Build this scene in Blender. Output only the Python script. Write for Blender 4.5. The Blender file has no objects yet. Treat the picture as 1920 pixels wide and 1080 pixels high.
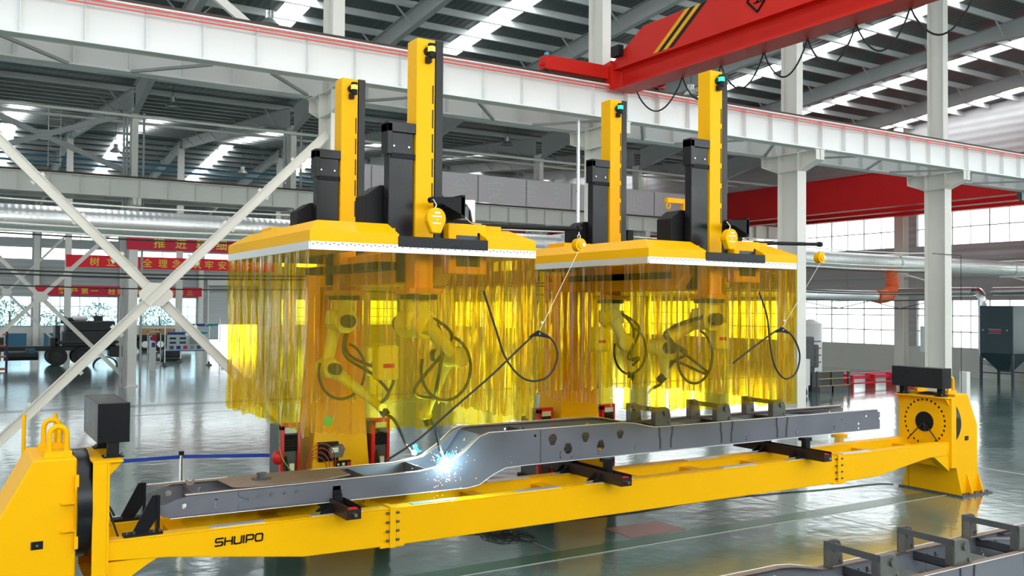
import bpy, bmesh, math, random
from mathutils import Vector, Matrix

# ------------------------------------------------------------------ camera, world, exposure
scene = bpy.context.scene
COL = scene.collection
PI = math.pi

F_PX, YAW, PITCH, ROLL = 1721.6, 1.0164768, 0.0216662, 0.0076752
CAM_Z = 3.5
fwd = Vector((math.cos(YAW)*math.cos(PITCH), math.sin(YAW)*math.cos(PITCH), math.sin(PITCH)))
rt0 = Vector((math.sin(YAW), -math.cos(YAW), 0.0))
up0 = rt0.cross(fwd)
rt = rt0*math.cos(ROLL) + up0*math.sin(ROLL)
up = -rt0*math.sin(ROLL) + up0*math.cos(ROLL)
camd = bpy.data.cameras.new('camera')
cam = bpy.data.objects.new('camera', camd)
COL.objects.link(cam)
cam.matrix_world = Matrix(((rt.x, up.x, -fwd.x, 0), (rt.y, up.y, -fwd.y, 0), (rt.z, up.z, -fwd.z, CAM_Z), (0, 0, 0, 1)))
camd.sensor_width = 36.0
camd.lens = F_PX/1920*36.0
camd.clip_end = 500
scene.camera = cam

world = bpy.data.worlds.new('overcast_sky')
scene.world = world
world.use_nodes = True
wn = world.node_tree
wn.nodes.clear()
wo = wn.nodes.new('ShaderNodeOutputWorld')
wb = wn.nodes.new('ShaderNodeBackground')
tc = wn.nodes.new('ShaderNodeTexCoord')
sx = wn.nodes.new('ShaderNodeSeparateXYZ')
cr = wn.nodes.new('ShaderNodeValToRGB')
cr.color_ramp.elements[0].position = 0.0
cr.color_ramp.elements[0].color = (0.92, 0.97, 1.0, 1)
cr.color_ramp.elements[1].position = 0.9
cr.color_ramp.elements[1].color = (1.0, 1.0, 1.0, 1)
wn.links.new(tc.outputs['Generated'], sx.inputs[0])
wn.links.new(sx.outputs['Z'], cr.inputs[0])
wn.links.new(cr.outputs[0], wb.inputs[0])
wb.inputs[1].default_value = 5.0
wn.links.new(wb.outputs[0], wo.inputs[0])

scene.view_settings.view_transform = 'Standard'
scene.view_settings.look = 'None'
scene.view_settings.gamma = 1.0
scene.view_settings.exposure = 0.84
scene.view_settings.use_curve_mapping = False
cy = scene.cycles
cy.use_denoising = True
cy.max_bounces = 10
cy.diffuse_bounces = 5
cy.glossy_bounces = 4
cy.transmission_bounces = 4
cy.transparent_max_bounces = 40
cy.caustics_reflective = False
cy.caustics_refractive = False
cy.sample_clamp_indirect = 6.0
cy.use_adaptive_sampling = True

rnd = random.Random(7)

# ------------------------------------------------------------------ mesh builder
class MB:
    def __init__(s):
        s.v = []; s.f = []; s.sm = []; s.mi = []; s.m = 0
    def add(s, vs, fs, smooth=False):
        o = len(s.v)
        s.v += [Vector(p) for p in vs]
        for f in fs:
            s.f.append([o+i for i in f]); s.sm.append(smooth); s.mi.append(s.m)
        return s
    def box(s, x0, x1, y0, y1, z0, z1):
        vs = [(x0,y0,z0),(x1,y0,z0),(x1,y1,z0),(x0,y1,z0),(x0,y0,z1),(x1,y0,z1),(x1,y1,z1),(x0,y1,z1)]
        return s.add(vs, [(0,3,2,1),(4,5,6,7),(0,1,5,4),(1,2,6,5),(2,3,7,6),(3,0,4,7)])
    def prism(s, pts, axis, a, b):
        """outline pts (u,v) swept along axis from a to b; axis 'y': (u,v)=(x,z), 'x': (y,z), 'z': (x,y)"""
        def P(u, v, w):
            return {'y': (u, w, v), 'x': (w, u, v), 'z': (u, v, w)}[axis]
        n = len(pts)
        vs = [P(u, v, a) for u, v in pts] + [P(u, v, b) for u, v in pts]
        fs = [list(range(n)), list(range(2*n-1, n-1, -1))]
        for i in range(n):
            j = (i+1) % n
            fs.append((i, i+n, j+n, j))
        return s.add(vs, fs)
    def bar(s, p0, p1, w, h, upv=(0,0,1)):
        """rectangular bar from p0 to p1, w across, h along upv"""
        p0 = Vector(p0); p1 = Vector(p1); d = (p1-p0).normalized(); u = Vector(upv)
        if abs(d.dot(u)) > .98: u = Vector((1,0,0))
        r = d.cross(u).normalized(); u = r.cross(d).normalized()
        vs = []
        for p in (p0, p1):
            for a, b in ((-1,-1),(1,-1),(1,1),(-1,1)):
                vs.append(p + r*(a*w/2) + u*(b*h/2))
        return s.add(vs, [(0,3,2,1),(4,5,6,7),(0,1,5,4),(1,2,6,5),(2,3,7,6),(3,0,4,7)])
    def cyl(s, p0, p1, r, n=16, r2=None, caps=True):
        p0 = Vector(p0); p1 = Vector(p1); r2 = r if r2 is None else r2
        d = (p1-p0).normalized(); u = Vector((0,0,1)) if abs(d.z) < .9 else Vector((1,0,0))
        a = d.cross(u).normalized(); b = a.cross(d)
        vs = []
        for p, q in ((p0, r), (p1, r2)):
            for i in range(n):
                t = 2*PI*i/n
                vs.append(p + a*(q*math.cos(t)) + b*(q*math.sin(t)))
        s.add(vs, [(i, (i+1)%n, n+(i+1)%n, n+i) for i in range(n)], True)
        if caps:
            s.add(vs[:n], [list(range(n-1,-1,-1))]); s.add(vs[n:], [list(range(n))])
        return s
    def tube(s, pts, r, n=8, smooth=True, closed=False):
        pts = [Vector(p) for p in pts]
        rings = []; prev = None
        m = len(pts)
        for i, p in enumerate(pts):
            a = pts[(i-1) % m] if (i or closed) else p
            b = pts[(i+1) % m] if (i < m-1 or closed) else p
            d = (b-a)
            d = d.normalized() if d.length > 1e-9 else Vector((0,0,1))
            if prev is None:
                u = Vector((0,0,1)) if abs(d.z) < .9 else Vector((1,0,0))
                x = d.cross(u).normalized()
            else:
                x = (prev - d*prev.dot(d)).normalized()
            prev = x; y = d.cross(x)
            rr = r[i] if isinstance(r, (list, tuple)) else r
            rings.append([p + x*(rr*math.cos(2*PI*k/n)) + y*(rr*math.sin(2*PI*k/n)) for k in range(n)])
        vs = [q for g in rings for q in g]
        fs = []
        for i in range(m-1 + (1 if closed else 0)):
            j = (i+1) % m
            for k in range(n):
                fs.append((i*n+k, i*n+(k+1)%n, j*n+(k+1)%n, j*n+k))
        s.add(vs, fs, smooth)
        if not closed:
            s.add(rings[0], [list(range(n-1,-1,-1))]); s.add(rings[-1], [list(range(n))])
        return s
    def ball(s, c, r, n=14, sz=None):
        c = Vector(c); sz = sz or (1,1,1)
        vs = []; m = n//2
        for i in range(1, m):
            t = PI*i/m
            for k in range(n):
                p = 2*PI*k/n
                vs.append(c + Vector((math.sin(t)*math.cos(p)*r*sz[0], math.sin(t)*math.sin(p)*r*sz[1], math.cos(t)*r*sz[2])))
        vs += [c+Vector((0,0,r*sz[2])), c-Vector((0,0,r*sz[2]))]
        T = (m-1)*n; fs = []
        for i in range(m-2):
            for k in range(n):
                fs.append((i*n+k, (i+1)*n+k, (i+1)*n+(k+1)%n, i*n+(k+1)%n))
        for k in range(n):
            fs.append((T, k, (k+1)%n)); fs.append((T+1, (m-2)*n+(k+1)%n, (m-2)*n+k))
        return s.add(vs, fs, True)
    def ring(s, c, axis, r0, r1, w, n=32):
        """flat ring (washer) about c, axis 'x' or 'y' or 'z', inner r0, outer r1, thickness w"""
        A = {'x': ((0,1,0),(0,0,1),(1,0,0)), 'y': ((1,0,0),(0,0,1),(0,1,0)), 'z': ((1,0,0),(0,1,0),(0,0,1))}[axis]
        a, b, d = (Vector(q) for q in A); c = Vector(c)
        vs = []
        for rr, t in ((r0,-w/2),(r1,-w/2),(r1,w/2),(r0,w/2)):
            for i in range(n):
                p = 2*PI*i/n
                vs.append(c + a*(rr*math.cos(p)) + b*(rr*math.sin(p)) + d*t)
        fs = []
        for q in range(4):
            q2 = (q+1) % 4
            for i in range(n):
                j = (i+1) % n
                fs.append((q*n+i, q*n+j, q2*n+j, q2*n+i))
        return s.add(vs, fs, False)
    def hsec(s, x, y, z0, z1, w, d, t=.02):
        """H column: web in the y direction, flanges of width w (x) at both y ends, depth d"""
        s.box(x-w/2, x+w/2, y-d/2, y-d/2+t, z0, z1)
        s.box(x-w/2, x+w/2, y+d/2-t, y+d/2, z0, z1)
        s.box(x-t/2, x+t/2, y-d/2+t, y+d/2-t, z0, z1)
        return s
    def mesh(s, name, origin=(0,0,0), mats=()):
        o = Vector(origin)
        me = bpy.data.meshes.new(name)
        me.from_pydata([v-o for v in s.v], [], s.f)
        me.polygons.foreach_set('use_smooth', s.sm)
        for m in mats: me.materials.append(m)
        if len(mats) > 1: me.polygons.foreach_set('material_index', s.mi)
        bm = bmesh.new(); bm.from_mesh(me)
        bmesh.ops.recalc_face_normals(bm, faces=bm.faces)
        bm.to_mesh(me); bm.free()
        me.update()
        return me

def org(parent):
    v = Vector((0,0,0))
    while parent is not None:
        v += parent.location; parent = parent.parent
    return v

def props(o, label=None, cat=None, group=None, kind=None):
    if label: o['label'] = label
    if cat: o['category'] = cat
    if group: o['group'] = group
    if kind: o['kind'] = kind
    return o

def thing(name, label, cat, loc, group=None, kind=None):
    o = bpy.data.objects.new(name, None)
    o.empty_display_size = .2
    COL.objects.link(o); o.location = loc
    return props(o, label, cat, group, kind)

def part(name, mb, mat, parent, bev=0, label=None, kind=None):
    mats = mat if isinstance(mat, (list, tuple)) else [mat]
    me = mb.mesh(name, org(parent), mats)
    o = bpy.data.objects.new(name, me)
    COL.objects.link(o); o.parent = parent
    if bev:
        b = o.modifiers.new('bevel', 'BEVEL'); b.width = bev; b.segments = 1; b.limit_method = 'ANGLE'; b.angle_limit = .6
    return props(o, label, None, None, kind)

def solo(name, mb, mat, label, cat, group=None, kind=None, bev=0, loc=None):
    mats = mat if isinstance(mat, (list, tuple)) else [mat]
    xs = [v.x for v in mb.v]; ys = [v.y for v in mb.v]; zs = [v.z for v in mb.v]
    c = Vector(loc) if loc else Vector(((min(xs)+max(xs))/2, (min(ys)+max(ys))/2, min(zs)))
    me = mb.mesh(name, c, mats)
    o = bpy.data.objects.new(name, me); COL.objects.link(o); o.location = c
    if bev:
        b = o.modifiers.new('bevel', 'BEVEL'); b.width = bev; b.segments = 1; b.limit_method = 'ANGLE'; b.angle_limit = .6
    return props(o, label, cat, group, kind)

def struct(name, mb, mat, label=None, group=None, cat=None, bev=0):
    return solo(name, mb, mat, label, cat, group, 'structure', bev)

def copy_tree(o, parent=None):
    c = o.copy(); COL.objects.link(c); c.parent = parent
    for ch in list(o.children): copy_tree(ch, c)
    return c

def plate(outline, holes, P, thick, nrm):
    """plate with holes: 2-D outlines filled by a curve, P maps (u,v) to a 3-D point, thickness along nrm. Returns (verts, faces)."""
    cu = bpy.data.curves.new('tmp', 'CURVE'); cu.dimensions = '2D'; cu.fill_mode = 'BOTH'; cu.extrude = thick/2
    for pl in [outline]+holes:
        sp = cu.splines.new('POLY'); sp.points.add(len(pl)-1)
        for i, (u, v) in enumerate(pl): sp.points[i].co = (u, v, 0, 1)
        sp.use_cyclic_u = True
    ob = bpy.data.objects.new('tmp', cu); COL.objects.link(ob)
    dg = bpy.context.evaluated_depsgraph_get()
    me = bpy.data.meshes.new_from_object(ob.evaluated_get(dg))
    n = Vector(nrm)
    vs = [Vector(P(v.co.x, v.co.y)) + n*v.co.z for v in me.vertices]
    fs = [list(p.vertices) for p in me.polygons]
    bpy.data.objects.remove(ob); bpy.data.curves.remove(cu); bpy.data.meshes.remove(me)
    return vs, fs

def text(txt, size, o, ux, uy, thick=.004, align='LEFT', sx=1.0, bold=0.0, italic=0.0, spacing=1.0):
    """text as an MB: baseline origin o, ux = reading direction, uy = up"""
    cu = bpy.data.curves.new('tmp', 'FONT'); cu.body = txt; cu.size = size; cu.align_x = align
    cu.extrude = thick/2; cu.offset = bold; cu.shear = italic; cu.space_character = spacing; cu.resolution_u = 3
    ob = bpy.data.objects.new('tmp', cu); COL.objects.link(ob)
    dg = bpy.context.evaluated_depsgraph_get()
    me = bpy.data.meshes.new_from_object(ob.evaluated_get(dg))
    ux = Vector(ux).normalized(); uy = Vector(uy).normalized(); n = ux.cross(uy); o = Vector(o)
    mb = MB()
    mb.add([o+ux*(v.co.x*sx)+uy*v.co.y+n*v.co.z for v in me.vertices], [list(p.vertices) for p in me.polygons])
    bpy.data.objects.remove(ob); bpy.data.curves.remove(cu); bpy.data.meshes.remove(me)
    return mb

def bez(pts, n=8):
    """Catmull-Rom through pts"""
    pts = [Vector(p) for p in pts]; out = []
    for i in range(len(pts)-1):
        p0 = pts[max(i-1,0)]; p1 = pts[i]; p2 = pts[i+1]; p3 = pts[min(i+2,len(pts)-1)]
        for k in range(n):
            t = k/n
            out.append(.5*((2*p1)+(p2-p0)*t+(2*p0-5*p1+4*p2-p3)*t*t+(3*p1-p0-3*p2+p3)*t**3))
    out.append(pts[-1]); return out

# ------------------------------------------------------------------ materials
def mat(name, col, rough=.5, metal=0.0, noise=0.0, nscale=3.0, bump=0.0, bscale=20.0, spec=.5, emit=None, estr=1.0, stretch=None, coat=0.0, rnoise=0.0):
    m = bpy.data.materials.new(name); m.use_nodes = True
    nt = m.node_tree; b = nt.nodes['Principled BSDF']
    b.inputs['Base Color'].default_value = (*col, 1)
    b.inputs['Roughness'].default_value = rough
    b.inputs['Metallic'].default_value = metal
    b.inputs['Specular IOR Level'].default_value = spec
    b.inputs['Coat Weight'].default_value = coat
    b.inputs['Coat Roughness'].default_value = .1
    if emit:
        b.inputs['Emission Color'].default_value = (*emit, 1); b.inputs['Emission Strength'].default_value = estr
    if noise or bump or rnoise:
        t = nt.nodes.new('ShaderNodeTexCoord'); mp = nt.nodes.new('ShaderNodeMapping')
        nt.links.new(t.outputs['Object'], mp.inputs[0])
        if stretch: mp.inputs['Scale'].default_value = stretch
        nz = nt.nodes.new('ShaderNodeTexNoise'); nz.inputs['Scale'].default_value = nscale; nz.inputs['Detail'].default_value = 5
        nt.links.new(mp.outputs[0], nz.inputs[0])
    if noise:
        mx = nt.nodes.new('ShaderNodeMix'); mx.data_type = 'RGBA'
        mx.inputs[6].default_value = (*[c*(1-noise) for c in col], 1)
        mx.inputs[7].default_value = (*[min(1, c*(1+noise)) for c in col], 1)
        nt.links.new(nz.outputs[0], mx.inputs[0]); nt.links.new(mx.outputs[2], b.inputs['Base Color'])
    if rnoise:
        mr = nt.nodes.new('ShaderNodeMapRange'); mr.inputs[1].default_value = .3; mr.inputs[2].default_value = .7
        mr.inputs[3].default_value = max(.02, rough-rnoise); mr.inputs[4].default_value = rough+rnoise
        nt.links.new(nz.outputs[0], mr.inputs[0]); nt.links.new(mr.outputs[0], b.inputs['Roughness'])
    if bump:
        n2 = nt.nodes.new('ShaderNodeTexNoise'); n2.inputs['Scale'].default_value = bscale; n2.inputs['Detail'].default_value = 4
        nt.links.new(mp.outputs[0], n2.inputs[0])
        bp = nt.nodes.new('ShaderNodeBump'); bp.inputs['Strength'].default_value = bump; bp.inputs['Distance'].default_value = .02
        nt.links.new(n2.outputs[0], bp.inputs['Height']); nt.links.new(bp.outputs[0], b.inputs['Normal'])
    return m

YEL = mat('yellow_paint', (.94, .47, .0), .45, noise=.04, nscale=1.5, spec=.15)
YELD = mat('yellow_paint_top', (.85, .42, .0), .45, noise=.06, nscale=2, spec=.15)
BLK = mat('black_paint', (.008, .008, .011), .30, noise=.1, nscale=3, spec=.28, rnoise=.04)
BLKM = mat('matte_black', (.008, .008, .010), .55, spec=.2)
BLKB = mat('black_brown_primer', (.026, .012, .009), .4, noise=.3, nscale=6, spec=.3)
WHT = mat('white_steel_paint', (.74, .715, .67), .45, noise=.05, nscale=2)
WHTG = mat('white_girder_paint', (.82, .82, .82), .45, noise=.04, nscale=1.2)
CREAM = mat('cream_brace_paint', (.74, .70, .64), .5, noise=.06, nscale=2)
GREYB = mat('grey_beam_paint', (.36, .37, .37), .5, noise=.06, nscale=2)
PURL = mat('purlin_galvanised', (.50, .52, .52), .45, noise=.08, nscale=2)
SHEET = mat('roof_sheet', (.30, .33, .33), .5, noise=.12, nscale=1.5)
RED = mat('crane_red', (.62, .022, .014), .42, noise=.10, nscale=1.5, spec=.15)
RED2 = mat('crane_red_far', (.55, .014, .016), .45, noise=.10, nscale=1.0, spec=.15)
REDL = mat('conductor_red', (.85, .08, .07), .5)
RAILB = mat('rail_brown', (.06, .035, .028), .6)
STEEL = mat('mill_scale_steel', (.165, .165, .20), .42, metal=.35, noise=.18, nscale=2.2, rnoise=.1)
STEELD = mat('dark_steel', (.10, .10, .11), .45, metal=.5, noise=.25, nscale=6)
RUST = mat('brown_mill_steel', (.26, .18, .14), .55, metal=.2, noise=.25, nscale=5)
EDGE = mat('cut_edge_bright', (.75, .75, .76), .3, metal=.6)
BRKT = mat('cast_bracket_grey', (.17, .165, .155), .38, metal=.8, noise=.2, nscale=8)
GALV = mat('galvanised_duct', (.62, .64, .65), .3, metal=.75, noise=.12, nscale=3, rnoise=.08)
STN = mat('perforated_stainless', (.72, .73, .75), .3, metal=.6)
CHR = mat('chrome', (.7, .7, .72), .2, metal=1)
RUB = mat('black_rubber', (.012, .012, .012), .6)
HOSE = mat('grey_hose', (.10, .10, .11), .5)
ROBO = mat('robot_cream', (.88, .84, .60), .35, noise=.04, nscale=4)
ROBD = mat('robot_dark_grey', (.05, .06, .06), .4)
WBOX = mat('white_plastic', (.8, .8, .8), .4)
SCRN = mat('dark_screen', (.03, .035, .045), .25)
MRED = mat('machine_red', (.62, .01, .012), .35)
BLUE = mat('belt_blue', (.01, .05, .42), .5)
BLUB = mat('workshop_blue', (.03, .13, .22), .5)
DGRN = mat('dust_collector_slate', (.025, .05, .065), .45, noise=.1, nscale=2)
ORNG = mat('orange_hose', (.75, .16, .06), .5)
SHELF = mat('shelf_orange', (.7, .12, .03), .5)
DKBLU = mat('shelf_post_blue', (.02, .03, .12), .5)
BAN = mat('banner_red', (.62, .008, .04), .6)
BANB = mat('banner_bright_red', (.80, .01, .03), .6)
BANY = mat('banner_yellow', (.85, .62, .08), .6)
PINK = mat('pink_banner_back', (.80, .66, .72), .6, noise=.02)
PINKT = mat('pale_letters', (.78, .76, .72), .6)
TRUCK = mat('truck_black', (.018, .021, .024), .5, noise=.4, nscale=5)
WALLC = mat('wall_cream_render', (.62, .61, .57), .7, noise=.05, nscale=1)
WOOD = mat('pallet_wood', (.5, .3, .14), .7, noise=.2, nscale=8)
ORL = mat('orange_beacon', (.9, .3, .02), .3, emit=(1, .42, .05), estr=1.6)
GRL = mat('green_beacon', (.0, .5, .2), .3, emit=(.02, 1, .35), estr=1.4)
ARC = mat('welding_arc', (.8, .95, 1), .3, emit=(.62, .93, 1.0), estr=120)
SPK = mat('hot_sparks', (1, .5, .2), .4, emit=(1, .5, .2), estr=3)
WIRE = mat('pale_wire', (.6, .6, .6), .5)
BOARDW = mat('board_white', (.65, .72, .76), .5)
BOARDB = mat('board_blue', (.01, .05, .35), .5)
BOARDC = mat('board_cyan', (.02, .38, .5), .5)
LBLUE = mat('light_blue_cloth', (.02, .5, .75), .5)
LEAF = mat('tree_leaves', (.10, .20, .13), .8, noise=.4, nscale=3)
BARK = mat('tree_bark', (.12, .09, .07), .9)
YARD = mat('yard_concrete', (.62, .66, .58), .9)
SHUT = mat('shutter_grey', (.62, .62, .63), .5, metal=.2)

def corrug(name, col, scale, axis, rough=.5, st=.5):
    """profiled metal sheet: wave bump across the given object axis"""
    m = mat(name, col, rough, noise=.06, nscale=1.5); nt = m.node_tree; b = nt.nodes['Principled BSDF']
    t = nt.nodes.new('ShaderNodeTexCoord'); w = nt.nodes.new('ShaderNodeTexWave'); w.wave_type = 'BANDS'; w.bands_direction = axis
    w.inputs['Scale'].default_value = scale
    nt.links.new(t.outputs['Object'], w.inputs[0])
    bp = nt.nodes.new('ShaderNodeBump'); bp.inputs['Strength'].default_value = st; bp.inputs['Distance'].default_value = .03
    nt.links.new(w.outputs[0], bp.inputs['Height']); nt.links.new(bp.outputs[0], b.inputs['Normal'])
    return m
WALLG = corrug('wall_grey_sheet', (.42, .43, .44), .8, 'Z')
ROOFM = corrug('roof_profiled_sheet', (.085, .097, .098), 1.1, 'X')
DUCTM = corrug('spiral_duct_sheet', (.66, .67, .68), 2.6, 'X', .34, .10)
DUCTM.node_tree.nodes['Principled BSDF'].inputs['Metallic'].default_value = .75

def glass(name, tint, gl=.06):
    m = bpy.data.materials.new(name); m.use_nodes = True; nt = m.node_tree; nt.nodes.clear()
    o = nt.nodes.new('ShaderNodeOutputMaterial'); mx = nt.nodes.new('ShaderNodeMixShader')
    tr = nt.nodes.new('ShaderNodeBsdfTransparent'); g = nt.nodes.new('ShaderNodeBsdfGlossy')
    tr.inputs[0].default_value = (*tint, 1); g.inputs['Roughness'].default_value = .05
    mx.inputs[0].default_value = gl
    nt.links.new(tr.outputs[0], mx.inputs[1]); nt.links.new(g.outputs[0], mx.inputs[2]); nt.links.new(mx.outputs[0], o.inputs[0])
    return m
GLS = glass('window_glass', (.68, .69, .68))
GLSF = glass('clear_window_glass', (.97, .99, .97))
GLSB = glass('blue_window_glass', (.42, .51, .54))
SKYP = mat('skylight_panel', (.8, .82, .84), .5, emit=(.96, .99, 1.0), estr=6.5)

def pvc():
    m = bpy.data.materials.new('yellow_pvc_strip'); m.use_nodes = True; nt = m.node_tree; nt.nodes.clear()
    N = nt.nodes.new; L = nt.links.new
    o = N('ShaderNodeOutputMaterial'); mx = N('ShaderNodeMixShader'); mx2 = N('ShaderNodeMixShader')
    tr = N('ShaderNodeBsdfTransparent'); tr.inputs[0].default_value = (.99, .80, .06, 1)
    g = N('ShaderNodeBsdfGlossy'); g.inputs['Roughness'].default_value = .09; g.inputs[0].default_value = (1, .98, .9, 1)
    tl = N('ShaderNodeBsdfTranslucent'); tl.inputs[0].default_value = (.95, .66, .01, 1)
    df = N('ShaderNodeBsdfDiffuse'); df.inputs[0].default_value = (.85, .58, .01, 1)
    ad = N('ShaderNodeMixShader'); ad.inputs[0].default_value = .5
    L(tl.outputs[0], ad.inputs[1]); L(df.outputs[0], ad.inputs[2])
    mx.inputs[0].default_value = .10
    L(tr.outputs[0], mx.inputs[1]); L(ad.outputs[0], mx.inputs[2])
    t = N('ShaderNodeTexCoord'); mp = N('ShaderNodeMapping'); mp.inputs['Scale'].default_value = (8, 8, .45)
    L(t.outputs['Object'], mp.inputs[0])
    nz = N('ShaderNodeTexNoise'); nz.inputs['Scale'].default_value = 1.6; nz.inputs['Detail'].default_value = 2.5
    L(mp.outputs[0], nz.inputs[0])
    bp = N('ShaderNodeBump'); bp.inputs['Strength'].default_value = .55; bp.inputs['Distance'].default_value = .06
    L(nz.outputs[0], bp.inputs['Height'])
    L(bp.outputs[0], g.inputs['Normal'])
    fr = N('ShaderNodeFresnel'); fr.inputs[0].default_value = 1.5; L(bp.outputs[0], fr.inputs['Normal'])
    mul = N('ShaderNodeMath'); mul.operation = 'MULTIPLY_ADD'; mul.inputs[1].default_value = .85; mul.inputs[2].default_value = .01
    L(fr.outputs[0], mul.inputs[0])
    L(mul.outputs[0], mx2.inputs[0]); L(mx.outputs[0], mx2.inputs[1]); L(g.outputs[0], mx2.inputs[2])
    L(mx2.outputs[0], o.inputs[0])
    return m
PVC = pvc()

def floor_mat():
    m = bpy.data.materials.new('green_epoxy_floor'); m.use_nodes = True; nt = m.node_tree
    N = nt.nodes.new; L = nt.links.new; b = nt.nodes['Principled BSDF']
    t = N('ShaderNodeTexCoord')
    n1 = N('ShaderNodeTexNoise'); n1.inputs['Scale'].default_value = .35; n1.inputs['Detail'].default_value = 6; n1.inputs['Roughness'].default_value = .65
    L(t.outputs['Object'], n1.inputs[0])
    r = N('ShaderNodeValToRGB'); e = r.color_ramp.elements
    e[0].position = .3; e[0].color = (.058, .120, .096, 1); e[1].position = .72; e[1].color = (.155, .24, .22, 1)
    L(n1.outputs[0], r.inputs[0])
    n2 = N('ShaderNodeTexNoise'); n2.inputs['Scale'].default_value = 9; n2.inputs['Detail'].default_value = 6
    L(t.outputs['Object'], n2.inputs[0])
    mx = N('ShaderNodeMix'); mx.data_type = 'RGBA'; mx.inputs[0].default_value = .12; mx.blend_type = 'OVERLAY'
    L(r.outputs[0], mx.inputs[6]); L(n2.outputs[1], mx.inputs[7])
    L(mx.outputs[2], b.inputs['Base Color'])
    rr = N('ShaderNodeMapRange'); rr.inputs[1].default_value = .3; rr.inputs[2].default_value = .7; rr.inputs[3].default_value = .10; rr.inputs[4].default_value = .26
    L(n1.outputs[0], rr.inputs[0]); L(rr.outputs[0], b.inputs['Roughness'])
    b.inputs['Specular IOR Level'].default_value = .75
    b.inputs['Coat Weight'].default_value = 1.0; b.inputs['Coat Tint'].default_value = (.9, .97, 1, 1); b.inputs['Coat IOR'].default_value = 1.6; b.inputs['Coat Roughness'].default_value = .12
    n3 = N('ShaderNodeTexNoise'); n3.inputs['Scale'].default_value = 2.6; n3.inputs['Detail'].default_value = 3
    L(t.outputs['Object'], n3.inputs[0])
    bp = N('ShaderNodeBump'); bp.inputs['Strength'].default_value = .5; bp.inputs['Distance'].default_value = .014
    L(n3.outputs[0], bp.inputs['Height']); L(bp.outputs[0], b.inputs['Normal']); L(bp.outputs[0], b.inputs['Coat Normal'])
    return m
FLOOR = floor_mat()
LINEW = mat('floor_line_white', (.45, .47, .44), .3, noise=.2, nscale=6)
LINEG = mat('floor_band_green', (.045, .12, .08), .2)
LINED = mat('floor_band_dark', (.03, .07, .055), .2)
JOINT = mat('floor_joint', (.25, .28, .25), .4)
REDPL = mat('floor_red_patch', (.25, .08, .06), .35, noise=.2)

def cloth_mat(name, col):
    m = bpy.data.materials.new(name); m.use_nodes = True; nt = m.node_tree; nt.nodes.clear()
    o = nt.nodes.new('ShaderNodeOutputMaterial'); mx = nt.nodes.new('ShaderNodeMixShader'); mx.inputs[0].default_value = .12
    d = nt.nodes.new('ShaderNodeBsdfDiffuse'); t = nt.nodes.new('ShaderNodeBsdfTranslucent')
    d.inputs[0].default_value = (*col, 1); t.inputs[0].default_value = (*col, 1)
    nt.links.new(d.outputs[0], mx.inputs[1]); nt.links.new(t.outputs[0], mx.inputs[2]); nt.links.new(mx.outputs[0], o.inputs[0])
    return m
PINK = cloth_mat('pink_banner_cloth', (.93, .82, .88))
PINKT = cloth_mat('pale_letter_cloth', (.92, .92, .87))

# ------------------------------------------------------------------ the building
R1, R2, R3, WB = 18.36, 42.36, 66.36, 90.4      # column rows and the back wall (Y)
XE = 46.5                                       # end wall (X)
GX = [-0.1+7*k for k in range(-2, 7)]           # column grid along X
XL = -16.0
ROOF = [(-7.0, 13.1), (R1-.6, 15.15), (R2, 13.2), (R3, 15.3), (WB, 12.9)]
def roof_z(y):
    for (a, za), (b, zb) in zip(ROOF[:-1], ROOF[1:]):
        if y <= b: return za+(zb-za)*(y-a)/(b-a)
    return ROOF[-1][1]

struct('floor', MB().box(-16, XE, -8, WB, -.2, 0), FLOOR, 'glossy green epoxy factory floor')
struct('ground_outside', MB().box(-60, 160, WB+.3, 220, -.4, -.05).box(XE+.3, 160, -60, WB+.3, -.4, -.05), YARD, 'pale yard outside the windows')
# floor paint
for nm, mb, mt, lb in (
    ('floor_line', MB().box(-3, 16.3, 10.55, 10.585, .001, .004), LINEW, 'thin white floor line under the yellow turning frame'),
    ('floor_band', MB().box(-3, 16.3, 10.6, 10.95, .001, .003), LINEG, 'darker green floor band behind the white line'),
    ('floor_band', MB().box(-20, 46, 33.6, 34.3, .001, .003), LINED, 'dark green floor band across the far aisle'),
    ('floor_line', MB().box(-20, 46, 31.0, 31.06, .001, .004), LINEW, 'pale floor line in the far aisle'),
    ('floor_line', MB().box(19.8, 19.86, -2, 17.5, .001, .004), LINEW, 'pale floor line to the right of the tailstock'),
    ('floor_joint', MB().box(7.55, 7.565, 10.95, 16, .001, .003), JOINT, 'floor joint under the middle of the turning frame'),
    ('floor_joint', MB().box(12.9, 12.915, 6, 16, .001, .003), JOINT, 'floor joint in front of the tailstock'),
    ('floor_patch', MB().box(9.0, 10.1, 11.0, 11.7, .001, .004), REDPL, 'faded red patch on the floor below the truck frame')):
    struct(nm, mb, mt, lb)

def wall(name, axis, pos, u0, u1, z1, ops, thick, mats, split=1.5, label=None):
    """wall along 'x' (at y=pos) or 'y' (at x=pos) with rectangular openings; material changes at height split"""
    us = sorted({u0, u1}|{o[0] for o in ops}|{o[1] for o in ops}); zs = sorted({0, split, z1}|{o[2] for o in ops}|{o[3] for o in ops})
    mb = MB()
    for a, b in zip(us[:-1], us[1:]):
        for c, d in zip(zs[:-1], zs[1:]):
            um, zm = (a+b)/2, (c+d)/2
            if any(o[0] < um < o[1] and o[2] < zm < o[3] for o in ops): continue
            mb.m = 0 if d <= split+1e-6 else 1
            if axis == 'x': mb.box(a, b, pos, pos+thick, c, d)
            else: mb.box(pos, pos+thick, a, b, c, d)
    return struct(name, mb, mats, label)

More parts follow.
